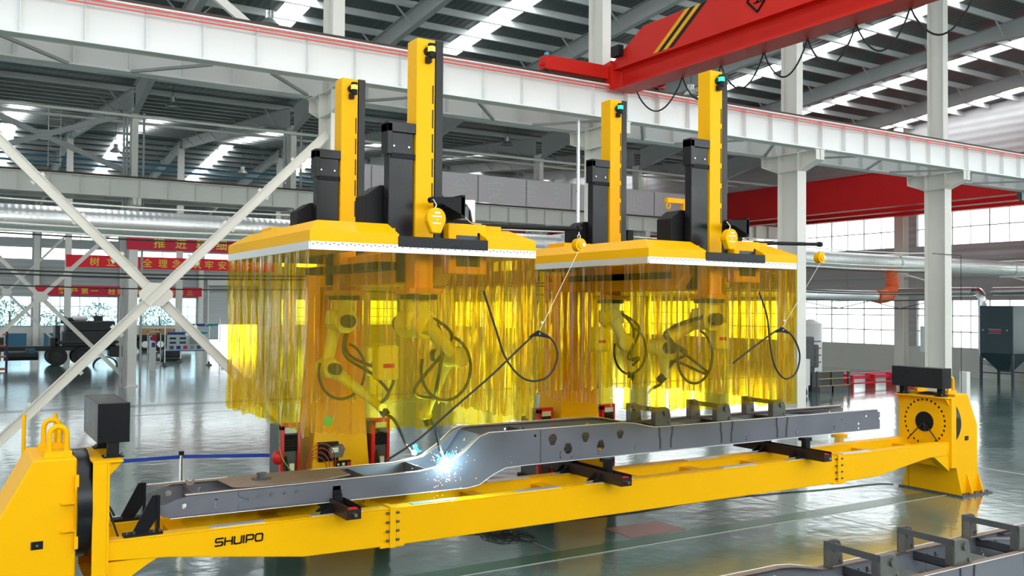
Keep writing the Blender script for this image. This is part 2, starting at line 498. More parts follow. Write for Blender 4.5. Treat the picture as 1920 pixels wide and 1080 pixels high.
NW = [0]
def window(axis, pos, u0, u1, z0, z1, nu, nz, g, fr, label):
    NW[0] += 1
    mb = MB(); t = .05
    def bx(a, b, c, d, dp=.06):
        if axis == 'x': mb.box(a, b, pos+.02, pos+.02+dp, c, d)
        else: mb.box(pos+.02, pos+.02+dp, a, b, c, d)
    for i in range(nu+1):
        u = u0+(u1-u0)*i/nu; w = t if i % 2 == 0 else t*.5
        bx(max(u0, u-w/2), min(u1, u+w/2), z0, z1)
    for i in range(nz+1):
        z = z0+(z1-z0)*i/nz; bx(u0, u1, max(z0, z-t/2), min(z1, z+t/2), .05)
    f = struct('window_%d' % NW[0], mb, fr, label)
    gm = MB()
    if axis == 'x': gm.box(u0, u1, pos+.05, pos+.058, z0, z1)
    else: gm.box(pos+.05, pos+.058, u0, u1, z0, z1)
    me = gm.mesh('pane', f.location, [g]); o = bpy.data.objects.new('pane', me); COL.objects.link(o); o.parent = f

WFR = mat('window_frame_grey', (.42, .43, .43), .5)
# back wall
ops = []; wins = []
for i, x in enumerate(GX[:-1]):
    a, b = x+.35, x+6.65
    if abs(x-20.9) < .1: ops.append((21.7, 26.4, 0, 5.45))
    else: ops.append((a, b, 1.6, 4.2)); wins.append((a, b, 1.6, 4.2, 8, 3))
    for z0, z1 in ((7.45, 8.5), (9.3, 10.1)):
        ops.append((a, b, z0, z1)); wins.append((a, b, z0, z1, 4, 1))
wall('wall_back', 'x', WB, XL, XE+.2, 13.2, ops, .25, (WALLC, WALLG), label='back wall, cream below and grey sheet above')
for w in wins:
    window('x', WB+.05, w[0], w[1], w[2], w[3], w[4], w[5], GLSB if w[2] < 2 else GLS, WFR, 'steel framed window in the back wall at %.0f m' % w[0])
# end wall
ops = []; wins = []
ybays = [(-6, 1), (2, 9.5), (11.0, 17.9), (19.1, 24.7), (25.6, 31.9), (33.1, 40.1), (41.0, 47.6), (48.4, 55.2), (56, 63), (64, 71), (72, 79), (80, 87)]
for a, b in ybays:
    ops += [(a, b, 1.52, 4.12), (a, b, 7.1, 9.02)]
    wins += [(a, b, 1.52, 4.12, 6, 3), (a, b, 7.1, 9.02, 6, 2)]
wall('wall_right', 'y', XE, -8, WB, 15.2, ops, .25, (WALLC, WALLG), label='end wall, beige render below and grey sheet above')
for w in wins:
    window('y', XE+.05, w[0], w[1], w[2], w[3], w[4], w[5], GLS, WFR, 'bright window in the end wall at %.0f m' % w[0])
NW0 = NW[0]
ops = [(a, b, 6.4, 12.2) for a, b in ((-15.5, -7.4), (-6.8, .3), (.6, 6.6), (7.2, 13.6), (14.2, 20.6), (21.2, 27.6), (28.2, 34.6), (35.2, 45.8))]
wall('wall_front', 'x', -8.25, XL, XE+.2, 13.3, ops, .25, (WALLC, WALLG), label='unseen wall added behind the camera, high window band shaped for the light')  # unseen wall, its band set high to darken reflections yet admit daylight
for o_ in ops: window('x', -8.2, o_[0], o_[1], o_[2], o_[3], 6, 4, GLSF, WFR, 'high window of the added wall behind the camera at %.0f m' % o_[0])
ops = [(a, b, z0, z1) for a, b in ((-6, 2), (4, 10), (12, 18), (20, 28), (30, 38), (44, 52), (54, 62), (68, 76), (78, 86)) for z0, z1 in ((1.52, 4.12), (7.1, 9.6))]
wall('wall_left', 'y', XL-.25, -8, WB, 15.2, ops, .25, (WALLC, WALLG), label='unseen left wall added to shade the hall from that side')  # unseen wall added so that left-facing sides turn darker
for o_ in ops: window('y', XL-.2, o_[0], o_[1], o_[2], o_[3], 6, 2, GLS, WFR, 'window of the added left wall, %s row, at %.0f m' % ('lower' if o_[2] < 2 else 'upper', o_[0]))
# girts on the end wall and wall posts
for z, l in ((5.3, 'lower'), (6.2, 'upper')):
    struct('trim_%d' % (1 if z < 6 else 2), MB().box(XE-.08, XE, 9, WB, z, z+.1), GREYB, '%s horizontal rail on the end wall' % l)
for i, y in enumerate((18.36, 25.15, 32.72, 40.5, 48, 55.6, 63.5)):
    struct('wall_post', MB().box(XE-.45, XE-.43, y-.3, y+.3, 0, 14).box(XE-.03, XE, y-.3, y+.3, 0, 14).box(XE-.43, XE-.03, y-.01, y+.01, 0, 14), WHT,
           'white steel post against the end wall', 'posts on the end wall')
for i, x in enumerate(GX):
    struct('wall_post', MB().box(x-.22, x+.22, WB-.3, WB-.28, 0, 12.6).box(x-.012, x+.012, WB-.28, WB, 0, 12.6).box(x-.22, x+.22, WB-.02, WB, 0, 12.6), WHT,
           'white steel post against the back wall', 'posts on the back wall')
for z in (4.9, 5.9, 6.7, 11.0):
    struct('wall_rail', MB().box(XL, XE, WB-.06, WB, z, z+.08), GREYB, 'horizontal rail on the back wall', 'rails on the back wall')
# roller door
sh = MB()
n = 44
for i in range(n):
    z = 1.65+(5.5-1.65)*i/n
    sh.add([(21.7, WB+.08, z), (26.4, WB+.08, z), (26.4, WB+.045, z+.044), (21.7, WB+.045, z+.044), (26.4, WB+.08, z+.0875), (21.7, WB+.08, z+.0875)], [(0,1,2,3), (3,2,4,5)])
struct('door_1', sh, SHUT, 'grey roller shutter of the back wall, half open')
struct('trim_3', MB().box(21.5, 26.6, WB-.35, WB, 5.45, 6.05).box(21.55, 21.7, WB-.1, WB, 0, 5.45), WHT, 'white housing above the roller shutter')

# roof sheets with skylight openings
SKY = [(3.4+7*k) for k in range(-2, 7)]
SKR = [(-5.0, 14.0), (19.6, 33.4), (54.5, 64.9), (67.6, 84.0)]  # first range lies in the unseen roof added over the camera
mb = MB(); ys = sorted({a for a, _ in ROOF}|{q for r in SKR for q in r})
xs = sorted({XL, XE+.2}|{s-.46 for s in SKY if XL < s-.46}|{s+.46 for s in SKY if s+.46 < XE})
nsk = 0
for a, b in zip(ys[:-1], ys[1:]):
    for c, d in zip(xs[:-1], xs[1:]):
        ym, xm = (a+b)/2, (c+d)/2
        sk = any(r[0] < ym < r[1] for r in SKR) and any(abs(xm-s) < .5 for s in SKY)
        za, zb = roof_z(a), roof_z(b)
        if not sk:
            mb.add([(c,a,za),(d,a,za),(d,b,zb),(c,b,zb),(c,a,za+.06),(d,a,za+.06),(d,b,zb+.06),(c,b,zb+.06)], [(0,1,2,3),(7,6,5,4),(0,4,5,1),(2,6,7,3),(1,5,6,2),(3,7,4,0)])
        else:
            g = MB().add([(c,a,za+.03),(d,a,za+.03),(d,b,zb+.03),(c,b,zb+.03)], [(0,1,2,3)])
            struct('skylight', g, SKYP, 'translucent skylight strip in the roof, %d m along and %d m deep' % (round(xm), round(ym)), 'roof skylights')
struct('ceiling', mb, ROOFM, 'grey profiled metal roof sheeting')

# purlins
y = -6.9; k = 0
while y < WB-.5:
    if abs(y-R2) > .4 and abs(y-R3) > .4:
        z = roof_z(y)
        m_ = MB().box(XL, XE, y, y+.025, z-.26, z-.002).box(XL, XE, y-.07, y, z-.26, z-.235).box(XL, XE, y+.025, y+.09, z-.03, z-.002)
        struct('roof_purlin', m_, PURL, 'galvanised purlin running the length of the roof', 'roof purlins')
    y += 1.5
# rafters
def rafter(x, prof, label):
    """prof: list of (y, z_bottom); top follows the roof"""
    mb = MB()
    pts = [(y, z) for y, z in prof] + [(y, roof_z(y)-.26) for y, z in reversed(prof)]
    mb.prism(pts, 'x', x-.01, x+.01)
    for (a, za), (b, zb) in zip(prof[:-1], prof[1:]):
        mb.bar((x, a, za), (x, b, zb), .24, .02)
        mb.bar((x, a, roof_z(a)-.27), (x, b, roof_z(b)-.27), .24, .02)
    yy = prof[0][0]+1.6
    while yy < prof[-1][0]-1:
        zb = None
        for (a, za), (b, z2) in zip(prof[:-1], prof[1:]):
            if a <= yy <= b: zb = za+(z2-za)*(yy-a)/(b-a)
        for sgn in (-1, 1):
            mb.bar((x+sgn*.1, yy, zb), (x+sgn*.75, yy, roof_z(yy)-.25), .05, .05)
        yy += 3.0
    struct('roof_rafter', mb, GREYB, label, 'roof rafters')
for i, x in enumerate(GX):
    w = ['outermost left', 'far left', 'left', 'second', 'third', 'fourth', 'fifth', 'sixth', 'seventh'][i]
    rafter(x, [(R1+.1, 14.0), (R1+2.5, 14.1), (R2-4.5, 12.55), (R2-.3, 11.75)], 'grey tapered rafter of the first bay, %s' % w)
    rafter(x, [(-6.8, 11.6), (-3.5, 12.2), (R1-3, 14.1), (R1-.1, 14.0)], 'unseen grey tapered rafter added above the camera bay, %s' % w)  # part of the unseen roof added to cut light near the camera
    rafter(x, [(R2+.3, 11.9), (R2+4.5, 12.75), (R3-.3, 14.35)], 'grey tapered rafter of the middle bay, %s' % w)
    rafter(x, [(R3+.3, 14.3), (R3+2.0, 14.25), (WB-4, 12.1), (WB-.3, 11.4)], 'grey tapered rafter of the far bay, %s' % w)

# columns
def column(x, y, top, w=.36, d=.74, zc=8.0, both=True, label=''):
    mb = MB().hsec(x, y, 0, zc, w, d).hsec(x, y, zc, top, w*.72, d*.78)
    mb.box(x-w/2-.12, x+w/2+.12, y-d/2-.12, y+d/2+.12, 0, .04)
    for s in (-1, 1):
        # corbel carrying the runway girder
        ya = y+s*d/2; yb = y+s*1.02
        mb.prism([(ya, 7.5), (yb, 7.75), (yb, 8.02), (ya, 8.02)], 'x', x-.012, x+.012)
        mb.box(x-.2, x+.2, min(ya, yb), max(ya, yb), 8.0, 8.03)
        mb.bar((x, ya, 7.5), (x, yb, 7.75), .34, .02)
        mb.box(x-.17, x+.17, min(yb, yb-s*.02), max(yb, yb-s*.02), 7.75, 8.0)
    for z in (7.5, 8.0): mb.box(x-w/2, x+w/2, y-d/2, y+d/2, z, z+.02)
    struct('column', mb, WHT, label)
for k, x in enumerate(GX):
    w = ['far outside the left edge', 'outside the left edge', 'at the left edge', 'behind the left robot station', 'between the two robot stations', 'right behind the right robot station', 'behind the tailstock', 'beyond the tailstock', 'far right'][k]
    column(x, R1, roof_z(R1)-.9, label='white steel column of the near row, '+w)
    column(x, R2, 12.0, label='white steel column of the middle row, number %d from the left' % (k+1))
    struct('column', MB().hsec(x, R3, 0, 14.4, .36, .5), WHT, 'white steel column of the far row, number %d from the left' % (k+1))

# runway girders
def girder(y, label, step=1.0, rail=True, line=None, zt=8.85):
    mb = MB(); x0, x1 = XL, XE-.6; zb = 8.04
    mb.box(x0, x1, y-.01, y+.01, zb, zt); mb.box(x0, x1, y-.17, y+.17, zb, zb+.03); mb.box(x0, x1, y-.19, y+.19, zt-.03, zt)
    x = x0
    while x < x1:
        mb.box(x, x+.015, y-.15, y+.15, zb+.03, zt-.03); x += step
    struct('runway_girder', mb, WHTG if y < 30 else WHT, label)
    if rail: struct('crane_rail', MB().box(x0, x1, y-.04, y+.04, zt, zt+.1), RAILB, 'brown crane rail on the '+label)
girder(R1-.86, 'near white runway girder')
girder(R1+.86, 'second white runway girder')
girder(R2-.86, 'white runway girder of the middle row', 1.15)
girder(R2+.86, 'back runway girder of the middle row', 1.15)
for z in (8.77, 8.70):
    struct('conductor_rail', MB().box(XL, XE-.7, R1-1.09, R1-1.07, z, z+.022), REDL, 'red conductor line on the near girder, %s' % ('upper' if z > 8.75 else 'lower'))
x = XL+1
k = 0
while x < 44:
    sgn = 1 if k % 2 else -1
    struct('girder_tie', MB().bar((x-sgn*.6, R1-.7, 8.05), (x+sgn*.6, R1+.7, 8.05), .07, .05), GREYB, 'diagonal tie under the near runway girders', 'ties between the runway girders')
    x += 2.33; k += 1
# cross braces
def brace(x0, x1, y, z0, z1, m, w, label, tabs=True):
    mb = MB()
    for (a, za, b, zb, off) in ((x0, z0, x1, z1, -.03), (x0, z1, x1, z0, .03)):
        p0 = Vector((a, y+off, za)); p1 = Vector((b, y+off, zb)); d = (p1-p0).normalized(); n = Vector((-d.z, 0, d.x))
        mb.bar(p0, p1, .02, w, n)
        mb.bar(p0+n*(w/2), p1+n*(w/2), .09, .015, n); mb.bar(p0-n*(w/2), p1-n*(w/2), .09, .015, n)
        if tabs:
            for t in (.1, .2, .3, .4, .6, .7, .8, .9):
                p = p0.lerp(p1, t); mb.bar(p-n*(w*.85), p+n*(w*.85), .015, .07, n)
    xm, zm = (x0+x1)/2, (z0+z1)/2
    mb.prism([(xm-.3, zm-.05), (xm-.12, zm-.22), (xm+.12, zm-.22), (xm+.3, zm-.05), (xm+.3, zm+.05), (xm+.12, zm+.22), (xm-.12, zm+.22), (xm-.3, zm+.05)], 'y', y-.06, y-.045)
    solo('cross_brace', mb, m, label, 'brace', kind='structure')
brace(.05, 6.75, R1-.1, .3, 7.1, CREAM, .16, 'large cream X brace of the near column row')
brace(.05, 6.75, R2, .3, 7.3, CREAM, .15, 'cream X brace of the middle column row', False)
brace(.05, 6.75, R3, .5, 8.0, WHT, .12, 'thin X brace of the far column row', False)
brace(.05, 6.75, R2, 9.2, 11.8, GREYB, .22, 'grey tubular brace above the middle girder', False)
solo('cross_brace', MB().bar((5.3, R1-.1, 8.95), (.05, R1-.1, 12.6), .1, .16), CREAM, 'cream diagonal strut above the near runway girder, left', 'brace', kind='structure')

# pipes and cables on the near column row
for z, r, m_, lb in ((5.42, .018, WHT, 'pale service pipe, topmost of the lines on the near columns'), (4.98, .02, WHT, 'pale service pipe above the dark cables'), (4.86, .022, WHT, 'pale service pipe just over a dark cable'), (4.80, .016, RUB, 'black cable under the pale pipes'),
                  (4.14, .018, RUB, 'black cable of the middle pair'), (4.07, .018, RUB, 'second black cable of the middle pair'), (3.86, .014, RUB, 'thin black cable, lowest of the lines on the near columns')):
    pts = []
    x = XL
    while x <= 28.6:
        k = (x+.1) % 7/7; pts.append((x, R1-.05+.45, z-.05*math.sin(PI*k))); x += .7
    solo('service_line', MB().tube(pts, r, 6), m_, lb, 'pipe')
solo('service_pipe', MB().cyl((12.93, 17.9, 0), (12.93, 17.9, 8.05), .045, 12), GALV, 'vertical galvanised pipe in front of the column between the robot stations', 'pipe')
for dx, lb in ((-.45, 'left'), (-.33, 'inner left'), (.35, 'right')):
    solo('downpipe', MB().cyl((6.9+dx, R2-.3, 0), (6.9+dx, R2-.3, 11.8), .05, 10), GREYB, 'grey vertical pipe beside the middle row column, '+lb, 'pipe', kind='structure')
    solo('downpipe', MB().cyl((13.9+dx, R2-.3, 9), (13.9+dx, R2-.3, 11.8), .05, 10), GREYB, 'grey vertical pipe at the roof beside the second middle column, '+lb, 'pipe', kind='structure')
# steel tie rows at eaves of the middle row
for y, z in ((R2-.5, 11.6), (R2+3.2, 12.0)):
    solo('eaves_pipe', MB().cyl((XL, y, z), (XE, y, z), .07, 8), WHT, 'long white strut tube below the roof at %.0f m' % y, 'strut', kind='structure')
# ducts
def duct(p0, p1, r, label, seams=True):
    mb = MB().cyl(p0, p1, r, 28)
    p0 = Vector(p0); p1 = Vector(p1); L_ = (p1-p0).length; d = (p1-p0)/L_
    t = thing('air_duct', label, 'duct', p0)
    part('duct_tube', mb, DUCTM, t)
    q = 1.0
    while seams and q < L_-.5:
        part('duct_flange', MB().cyl(p0+d*q, p0+d*(q+.06), r+.035, 28), GALV, t); q += 7.0
    return t
duct((-8, 20.0, 5.16), (44.5, 20.0, 5.16), .265, 'long galvanised extraction duct along the near column row')
duct((44.0, 31.2, 4.5), (44.0, 27.05, 4.5), .23, 'lower galvanised duct along the end wall, left of the elbow', False)
duct((44.0, 26.0, 4.5), (44.0, 14, 4.55), .20, 'lower galvanised duct along the end wall, right of the elbow', False)
duct((17.0, 20.05, 3.98), (26.95, 20.05, 4.0), .18, 'thin lower galvanised duct below the long one, beside the orange hose', False)
el = bez([(44, 27.05, 4.5), (44, 26.75, 4.48), (44, 26.55, 4.2), (44, 26.55, 3.8)], 5)
el2 = bez([(44, 26.55, 1.6), (44, 26.5, 1.15), (44, 26.2, .98), (44, 25.85, .98)], 5)
t = thing('duct_drop', 'silver duct elbow dropping to the dark dust collector', 'duct', (44, 26.55, .9))
part('elbow', MB().tube(el, .22, 16, smooth=False), CHR, t)
part('drop_tube', MB().cyl((44, 26.55, 1.55), (44, 26.55, 3.85), .2, 20), DUCTM, t)
part('elbow', MB().tube(el2, .2, 16, smooth=False), CHR, t)
t = thing('flexible_hose', 'orange corrugated flexible hose hanging from the long duct', 'hose', (27.8, 20.05, 4.0))
pts = bez([(27.75, 20.05, 4.92), (27.85, 20.05, 4.6), (27.85, 20.05, 4.3), (27.65, 20.05, 4.05), (27.3, 20.05, 3.98), (27.0, 20.05, 3.99)], 9)
part('hose_tube', MB().tube(pts, [.205+(.02 if i % 2 else -.01) for i in range(len(pts))], 16, smooth=False), ORNG, t)
for x in (18.5, 22, 25.5): solo('duct_hanger', MB().cyl((x, 20.05, 4.15), (x, 20.05, 4.95), .012, 6), STEELD, 'thin rod holding the lower duct under the long one', 'rod', 'duct hangers', 'structure')
# brackets for the duct on near columns
for x in GX[2:8]:
    solo('duct_bracket', MB().bar((x, R1+.36, 5.45), (x, 20.35, 5.45), .05, .05).bar((x, R1+.36, 4.85), (x, 20.35, 4.85), .05, .05).bar((x, R1+.36, 4.5), (x, 20.0, 4.87), .04, .04), WHT,
         'white bracket holding the extraction duct on a near column', 'bracket', 'duct brackets', 'structure')

# pink banner on the middle girder, seen from its back, letters mirrored
t = thing('banner', 'long pale pink banner seen from behind above the middle runway girder', 'banner', (31.5, R2-.6, 8.95))
part('cloth', MB().add([(17.2, R2-.61, 9.02), (46.0, R2-.61, 9.02), (46.0, R2-.61, 10.42), (17.2, R2-.61, 10.42)], [(0,1,2,3)]), PINK, t)
part('frame', MB().box(17.2, 46.0, R2-.65, R2-.58, 10.42, 10.46).box(17.2, 46, R2-.65, R2-.58, 8.96, 9.0), WHT, t)
for x in (17.7+3.0*k for k in range(10)):
    part('seam', MB().box(x-.03, x+.03, R2-.645, R2-.62, 9.0, 10.44), GREYB, t)
XS = [18.7, 20.6, 22.75, 24.8, 26.9, 28.9, 34.4, 36.7, 38.7, 40.8, 42.9]
for ch, x in zip('防线全安牢筑理全安立树'[:11], XS):
    me_ = text(ch, 1.15, (x+.55, R2-.628, 9.3), (-1,0,0), (0,0,1), .004)
    part('character', me_, PINKT, t)

# red banners
def banner(x0, x1, y, z0, z1, m_, chars, size, label, zb):
    t = thing('banner', label, 'banner', ((x0+x1)/2, y, z0))
    part('cloth', MB().box(x0, x1, y, y+.02, z0, z1), m_, t)
    for ch, x in chars:
        part('character', text(ch, size, (x, y-.006, zb), (1,0,0), (0,0,1), .006, 'CENTER', bold=.006), BANY, t)
banner(6.62, 14.5, R2-.39, 5.88, 6.56, BAN, list(zip('推进精细化管理', (7.94, 8.84, 9.74, 10.6, 11.5, 12.4, 13.3))), .50, 'dark red banner on the middle row with four large yellow characters showing', 6.03)
chB = list(zip('树立安全理念筑牢安全防线', (8.45, 9.45, 10.6, 11.75, 12.75, 13.65, 15.0, 15.85, 16.75, 17.6, 18.5, 19.4)))
banner(6.75, 20.5, R3-.27, 5.96, 6.77, BANB, chB, .62, 'bright red banner on the far column row with yellow characters', 6.12)
chC = list(zip('客户第一经销商第二盈利第三', (8.9, 9.9, 10.75, 11.55, 13.0, 13.75, 14.55, 15.3, 16.1, 17.3, 18.15, 19.0, 19.85)))
banner(6.8, 20.95, WB-.32, 4.34, 5.18, BAN, chC, .64, 'deep red banner above the back wall windows with yellow characters', 4.5)

# high-bay lamps
def lamp(x, y, z, n):
    t = thing('high_bay_lamp', n, 'lamp', (x, y, z), 'high bay lamps')
    part('cord', MB().cyl((x, y, z+.45), (x, y, roof_z(y)), .012, 6), RUB, t)
    part('gear_box', MB().cyl((x, y, z+.2), (x, y, z+.45), .13, 14), GALV, t)
    part('shade', MB().cyl((x, y, z+.2), (x, y, z+.02), .16, 20, .33, False).cyl((x, y, z+.02), (x, y, z), .33, 20, .34, False), mat('lamp_shade_green', (.16, .19, .17), .5) if 'lamp_shade_green' not in bpy.data.materials else bpy.data.materials['lamp_shade_green'], t)
    part('lens', MB().cyl((x, y, z+.03), (x, y, z+.035), .3, 20), SCRN, t)
for x, y, z, n in ((8.44, 28.07, 12.2, 'hanging lamp above the left part of the near girder'), (8.42, 42.0, 12.2, 'hanging lamp under the roof near the middle row, left'), (25.5, 41.8, 12.2, 'hanging lamp under the roof above the pink banner'),
                (25.75, 27.87, 12.2, 'hanging lamp behind the right red crane end'), (8.28, 56.85, 12.3, 'distant hanging lamp at the left beyond the middle row'), (16.75, 61.16, 12.3, 'distant hanging lamp behind the far skylights')):
    lamp(x, y, z, n)
# hanging ladder and blue tubes in the far bay
t = thing('hanging_ladder', 'thin white ladder hanging from the far roof', 'ladder', (4.95, 55, 11))
for x in (4.65, 5.25): part('stile', MB().cyl((x, 55, 10.9), (x, 55, roof_z(55)), .02, 6), WHT, t)
for k in range(8): part('rung', MB().cyl((4.65, 55, 11.1+.4*k), (5.25, 55, 11.1+.4*k), .016, 6), WHT, t)
for z, m_ in ((13.3, 'upper'), (12.9, 'lower')):
    solo('roof_tube', MB().cyl((XL, R3+1.2, z), (26, R3+1.2, z), .08, 8), BLUB, 'blue tube under the far roof, %s one' % m_, 'pipe', kind='structure')

# ------------------------------------------------------------------ overhead cranes
def crane_main():
    t = thing('overhead_crane', 'large red single girder overhead crane running on the near runway', 'crane', (13.6, R1-.86, 8.95))
    y1 = 17.25
    g = MB()
    prof = [(y1, 9.2), (y1, 9.42), (16.2, 9.98), (-5, 9.98), (-5, 9.2)]
    g.prism(prof, 'x', 13.5, 13.93)
    part('box_girder', g, RED, t, .01)
    part('lower_flange', MB().box(13.66, 13.76, -5, y1-.1, 8.72, 9.2).box(13.40, 14.02, -5, y1, 8.68, 8.72).box(13.46, 13.98, -5, y1, 9.18, 9.2), RED, t)
    part('end_plate', MB().prism([(17.25, 8.7), (17.6, 8.95), (17.6, 9.35), (17.25, 9.4)], 'x', 13.4, 14.0), RED, t)
    part('end_carriage', MB().box(11.6, 13.4, 17.35, 17.62, 8.98, 9.3).box(14.0, 15.2, 17.35, 17.62, 8.98, 9.26).box(13.4, 14.0, 17.4, 17.6, 8.98, 9.3), RED, t, .01)
    for x in (11.75, 15.05): part('wheel', MB().cyl((x, 17.4, 9.04), (x, 17.58, 9.04), .09, 18), STEELD, t)
    part('buffer', MB().cyl((11.6, 17.48, 9.1), (11.5, 17.48, 9.1), .05, 12), RED, t)
    part('limit_switch', MB().box(11.66, 11.72, 17.4, 17.5, 9.3, 9.38), LBLUE, t)
    part('drive_motor', MB().cyl((14.55, 17.28, 9.12), (14.95, 17.28, 9.12), .11, 14).box(14.85, 15.0, 17.15, 17.4, 9.0, 9.2), BLKM, t)
    for k in range(4):
        a = 15.84-.165*k; d_ = 1.05
        part('hazard_stripe', MB().add([(13.494, a, 9.25), (13.494, a-.165, 9.25), (13.494, a-.165-d_, 9.97), (13.494, a-d_, 9.97)], [(0,1,2,3)]), BLKM if k % 2 else YELD, t, label='black stripe' if k % 2 else 'yellow stripe')
    lg = MB(); c = (12.72, 9.62); s_ = .27
    P4 = [(c[0]-s_, c[1]), (c[0], c[1]-s_), (c[0]+s_, c[1]), (c[0], c[1]+s_)]
    for i in range(4):
        a, b = P4[i], P4[(i+1) % 4]; lg.bar((13.492, a[0], a[1]), (13.492, b[0], b[1]), .006, .045, (1,0,0))
        lg.bar((13.492, a[0], a[1]), (13.492, b[0], b[1]), .045, .006, (1,0,0))
    lg.box(13.488, 13.494, c[0]-.1, c[0]+.1, 9.53, 9.56).box(13.488, 13.494, c[0]-.02, c[0]+.02, 9.53, 9.72).box(13.488, 13.494, c[0]-.12, c[0]-.09, 9.53, 9.62)
    part('emblem', lg, BLKM, t)
    for i in range(4): part('lettering', MB().box(13.488, 13.494, 12.32-.1*i-.03, 12.32-.1*i+.03, 9.55, 9.8), BLKM, t)
    part('junction_box', MB().box(13.35, 13.5, 16.9, 17.2, 9.45, 9.7), BLKM, t)
    nodes = [17.0, 15.4, 14.2, 13.0, 11.9, 10.8, 9.7, 8.5]
    for i, (a, b) in enumerate(zip(nodes[:-1], nodes[1:])):
        pts = [(13.98, a+(b-a)*q/14, 8.70-.62*math.sin(PI*q/14)**.8) for q in range(15)]
        part('festoon_cable', MB().tube(pts, .018, 6), RUB, t)
    return t
crane_main()

def crane_far(x, y0, y1, zb, zt, label):
    t = thing('overhead_crane', label, 'crane', (x, (y0+y1)/2, zb))
    for i, dx in enumerate((0, 2.2)):
        g = MB().prism([(y0, zb+.6), (y0+1.5, zb), (y1-1.5, zb), (y1, zb+.6), (y1, zt-.3), (y1-1.5, zt), (y0+1.5, zt), (y0, zt-.3)], 'x', x+dx, x+dx+.45)
        g.box(x+dx-.06, x+dx+.51, y0+1.5, y1-1.5, zb-.04, zb).box(x+dx-.06, x+dx+.51, y0+1.5, y1-1.5, zt, zt+.04)
        part('bridge_girder', g, RED2, t)
    for yy in (y0, y1): part('end_carriage', MB().box(x-.9, x+3.5, yy-.2, yy+.2, 8.98, 9.5), RED2, t)
    return t
crane_far(38.6, R1+.86, R2-.86, 8.55, 10.2, 'wide red twin girder crane at the end of the first bay')
crane_far(42.3, R1+.86, R2-.86, 8.75, 10.1, 'second red twin girder crane close to the end wall')
crane_far(31.0, R2+1.2, R3-.9, 8.2, 9.35, 'distant red crane in the bay beyond the middle row')
crane_far(40.0, R2+1.2, R3-.9, 8.3, 9.4, 'farthest dark red crane beyond the middle row')

# ------------------------------------------------------------------ turning positioner: headstock, tailstock, turning frame
YC = 10.87
def housing(sign, xr, label, nm):
    """sign +1: body extends to +X from xr; -1: to -X"""
    X = lambda d: xr+sign*d
    t = thing(nm, label, 'machine', (X(.45), YC, 0), None)
    prof = [(X(0), 0), (X(0), 1.92), (X(.40), 1.92), (X(.72), 1.32), (X(.72), .34), (X(.86), .03), (X(.86), 0)]
    if sign < 0: prof = prof[::-1]
    part('housing', MB().prism(prof, 'y', 10.42, 11.42), YEL, t, .012)
    for s, y0 in ((-1, 10.42), (1, 11.42)):
        fl = MB().add([(X(0), y0, .62), (X(.02), y0, .62), (X(.02), y0+s*.14, 0), (X(0), y0+s*.14, 0), (X(0), y0, 0), (X(.02), y0, 0)], [(0,1,2,3), (0,3,4), (1,5,2)])
        part('flared_side', fl, YEL, t)
        for dx in (.35, .7):
            fl = MB().add([(X(dx), y0, .42), (X(dx+.02), y0, .42), (X(dx+.02), y0+s*.13, .02), (X(dx), y0+s*.13, .02), (X(dx), y0, .02), (X(dx+.02), y0, .02)], [(0,1,2,3), (0,3,4), (1,5,2)])
            part('stiffener', fl, YEL, t)
    part('foot_plate', MB().box(min(X(-.06), X(.92)), max(X(-.06), X(.92)), 10.24, 11.6, 0, .03), STEELD, t)
    for i in range(5):
        for y in (10.29, 11.55):
            xx = X(.02+.2*i); part('anchor_bolt', MB().cyl((xx, y, .03), (xx, y, .07), .018, 8), STEELD, t)
    part('slewing_ring', MB().cyl((X(0), YC, 1.38), (X(-.14), YC, 1.38), .57, 48), BLK, t)
    part('nameplate', MB().box(min(X(.30), X(.41)), max(X(.30), X(.41)), 10.412, 10.42, 1.03, 1.11), BLKM, t)
    part('nameplate_hole', MB().cyl((X(.355), 10.412, 1.07), (X(.355), 10.40, 1.07), .012, 10), CHR, t)
    if sign < 0:
        part('ring_guard', MB().prism([(X(-.015), 1.0), (X(-.015), 1.75), (X(.02), 1.75), (X(.02), 1.0)], 'y', 10.36, 10.42), YEL, t)
        for z in (1.18, 1.46): part('gusset', MB().box(X(.14), X(.02), 10.37, 10.42, z, z+.015), YEL, t)
    # lifting eyes
    for y in (10.62, 11.28):
        xm = X(.16)
        pts = [(xm-.08, y, 1.97)] + [(xm-.08*math.cos(a*PI/10), y, 2.15+.08*math.sin(a*PI/10)) for a in range(11)] + [(xm+.08, y, 1.97)]
        e = MB().tube(pts, .028, 8); e.box(xm-.13, xm+.13, y-.04, y+.04, 1.92, 1.975)
        part('lifting_eye', e, YEL, t)
    return t
hs = housing(-1, 1.20, 'tall yellow headstock at the left edge with a black slewing ring', 'headstock')
housing(1, 16.37, 'yellow tailstock with flared foot at the right end of the turning frame', 'tailstock')
# rail behind the headstock
t = thing('guard_rail', 'thin yellow posts and rail behind the headstock', 'rail', (.75, 11.75, 0))
for x in (.80, 1.12): part('post', MB().cyl((x, 11.75, 0), (x, 11.75, 2.25), .022, 10), YEL, t)
part('rail_bar', MB().cyl((.80, 11.75, 1.86), (1.12, 11.75, 1.86), .018, 8), YEL, t)

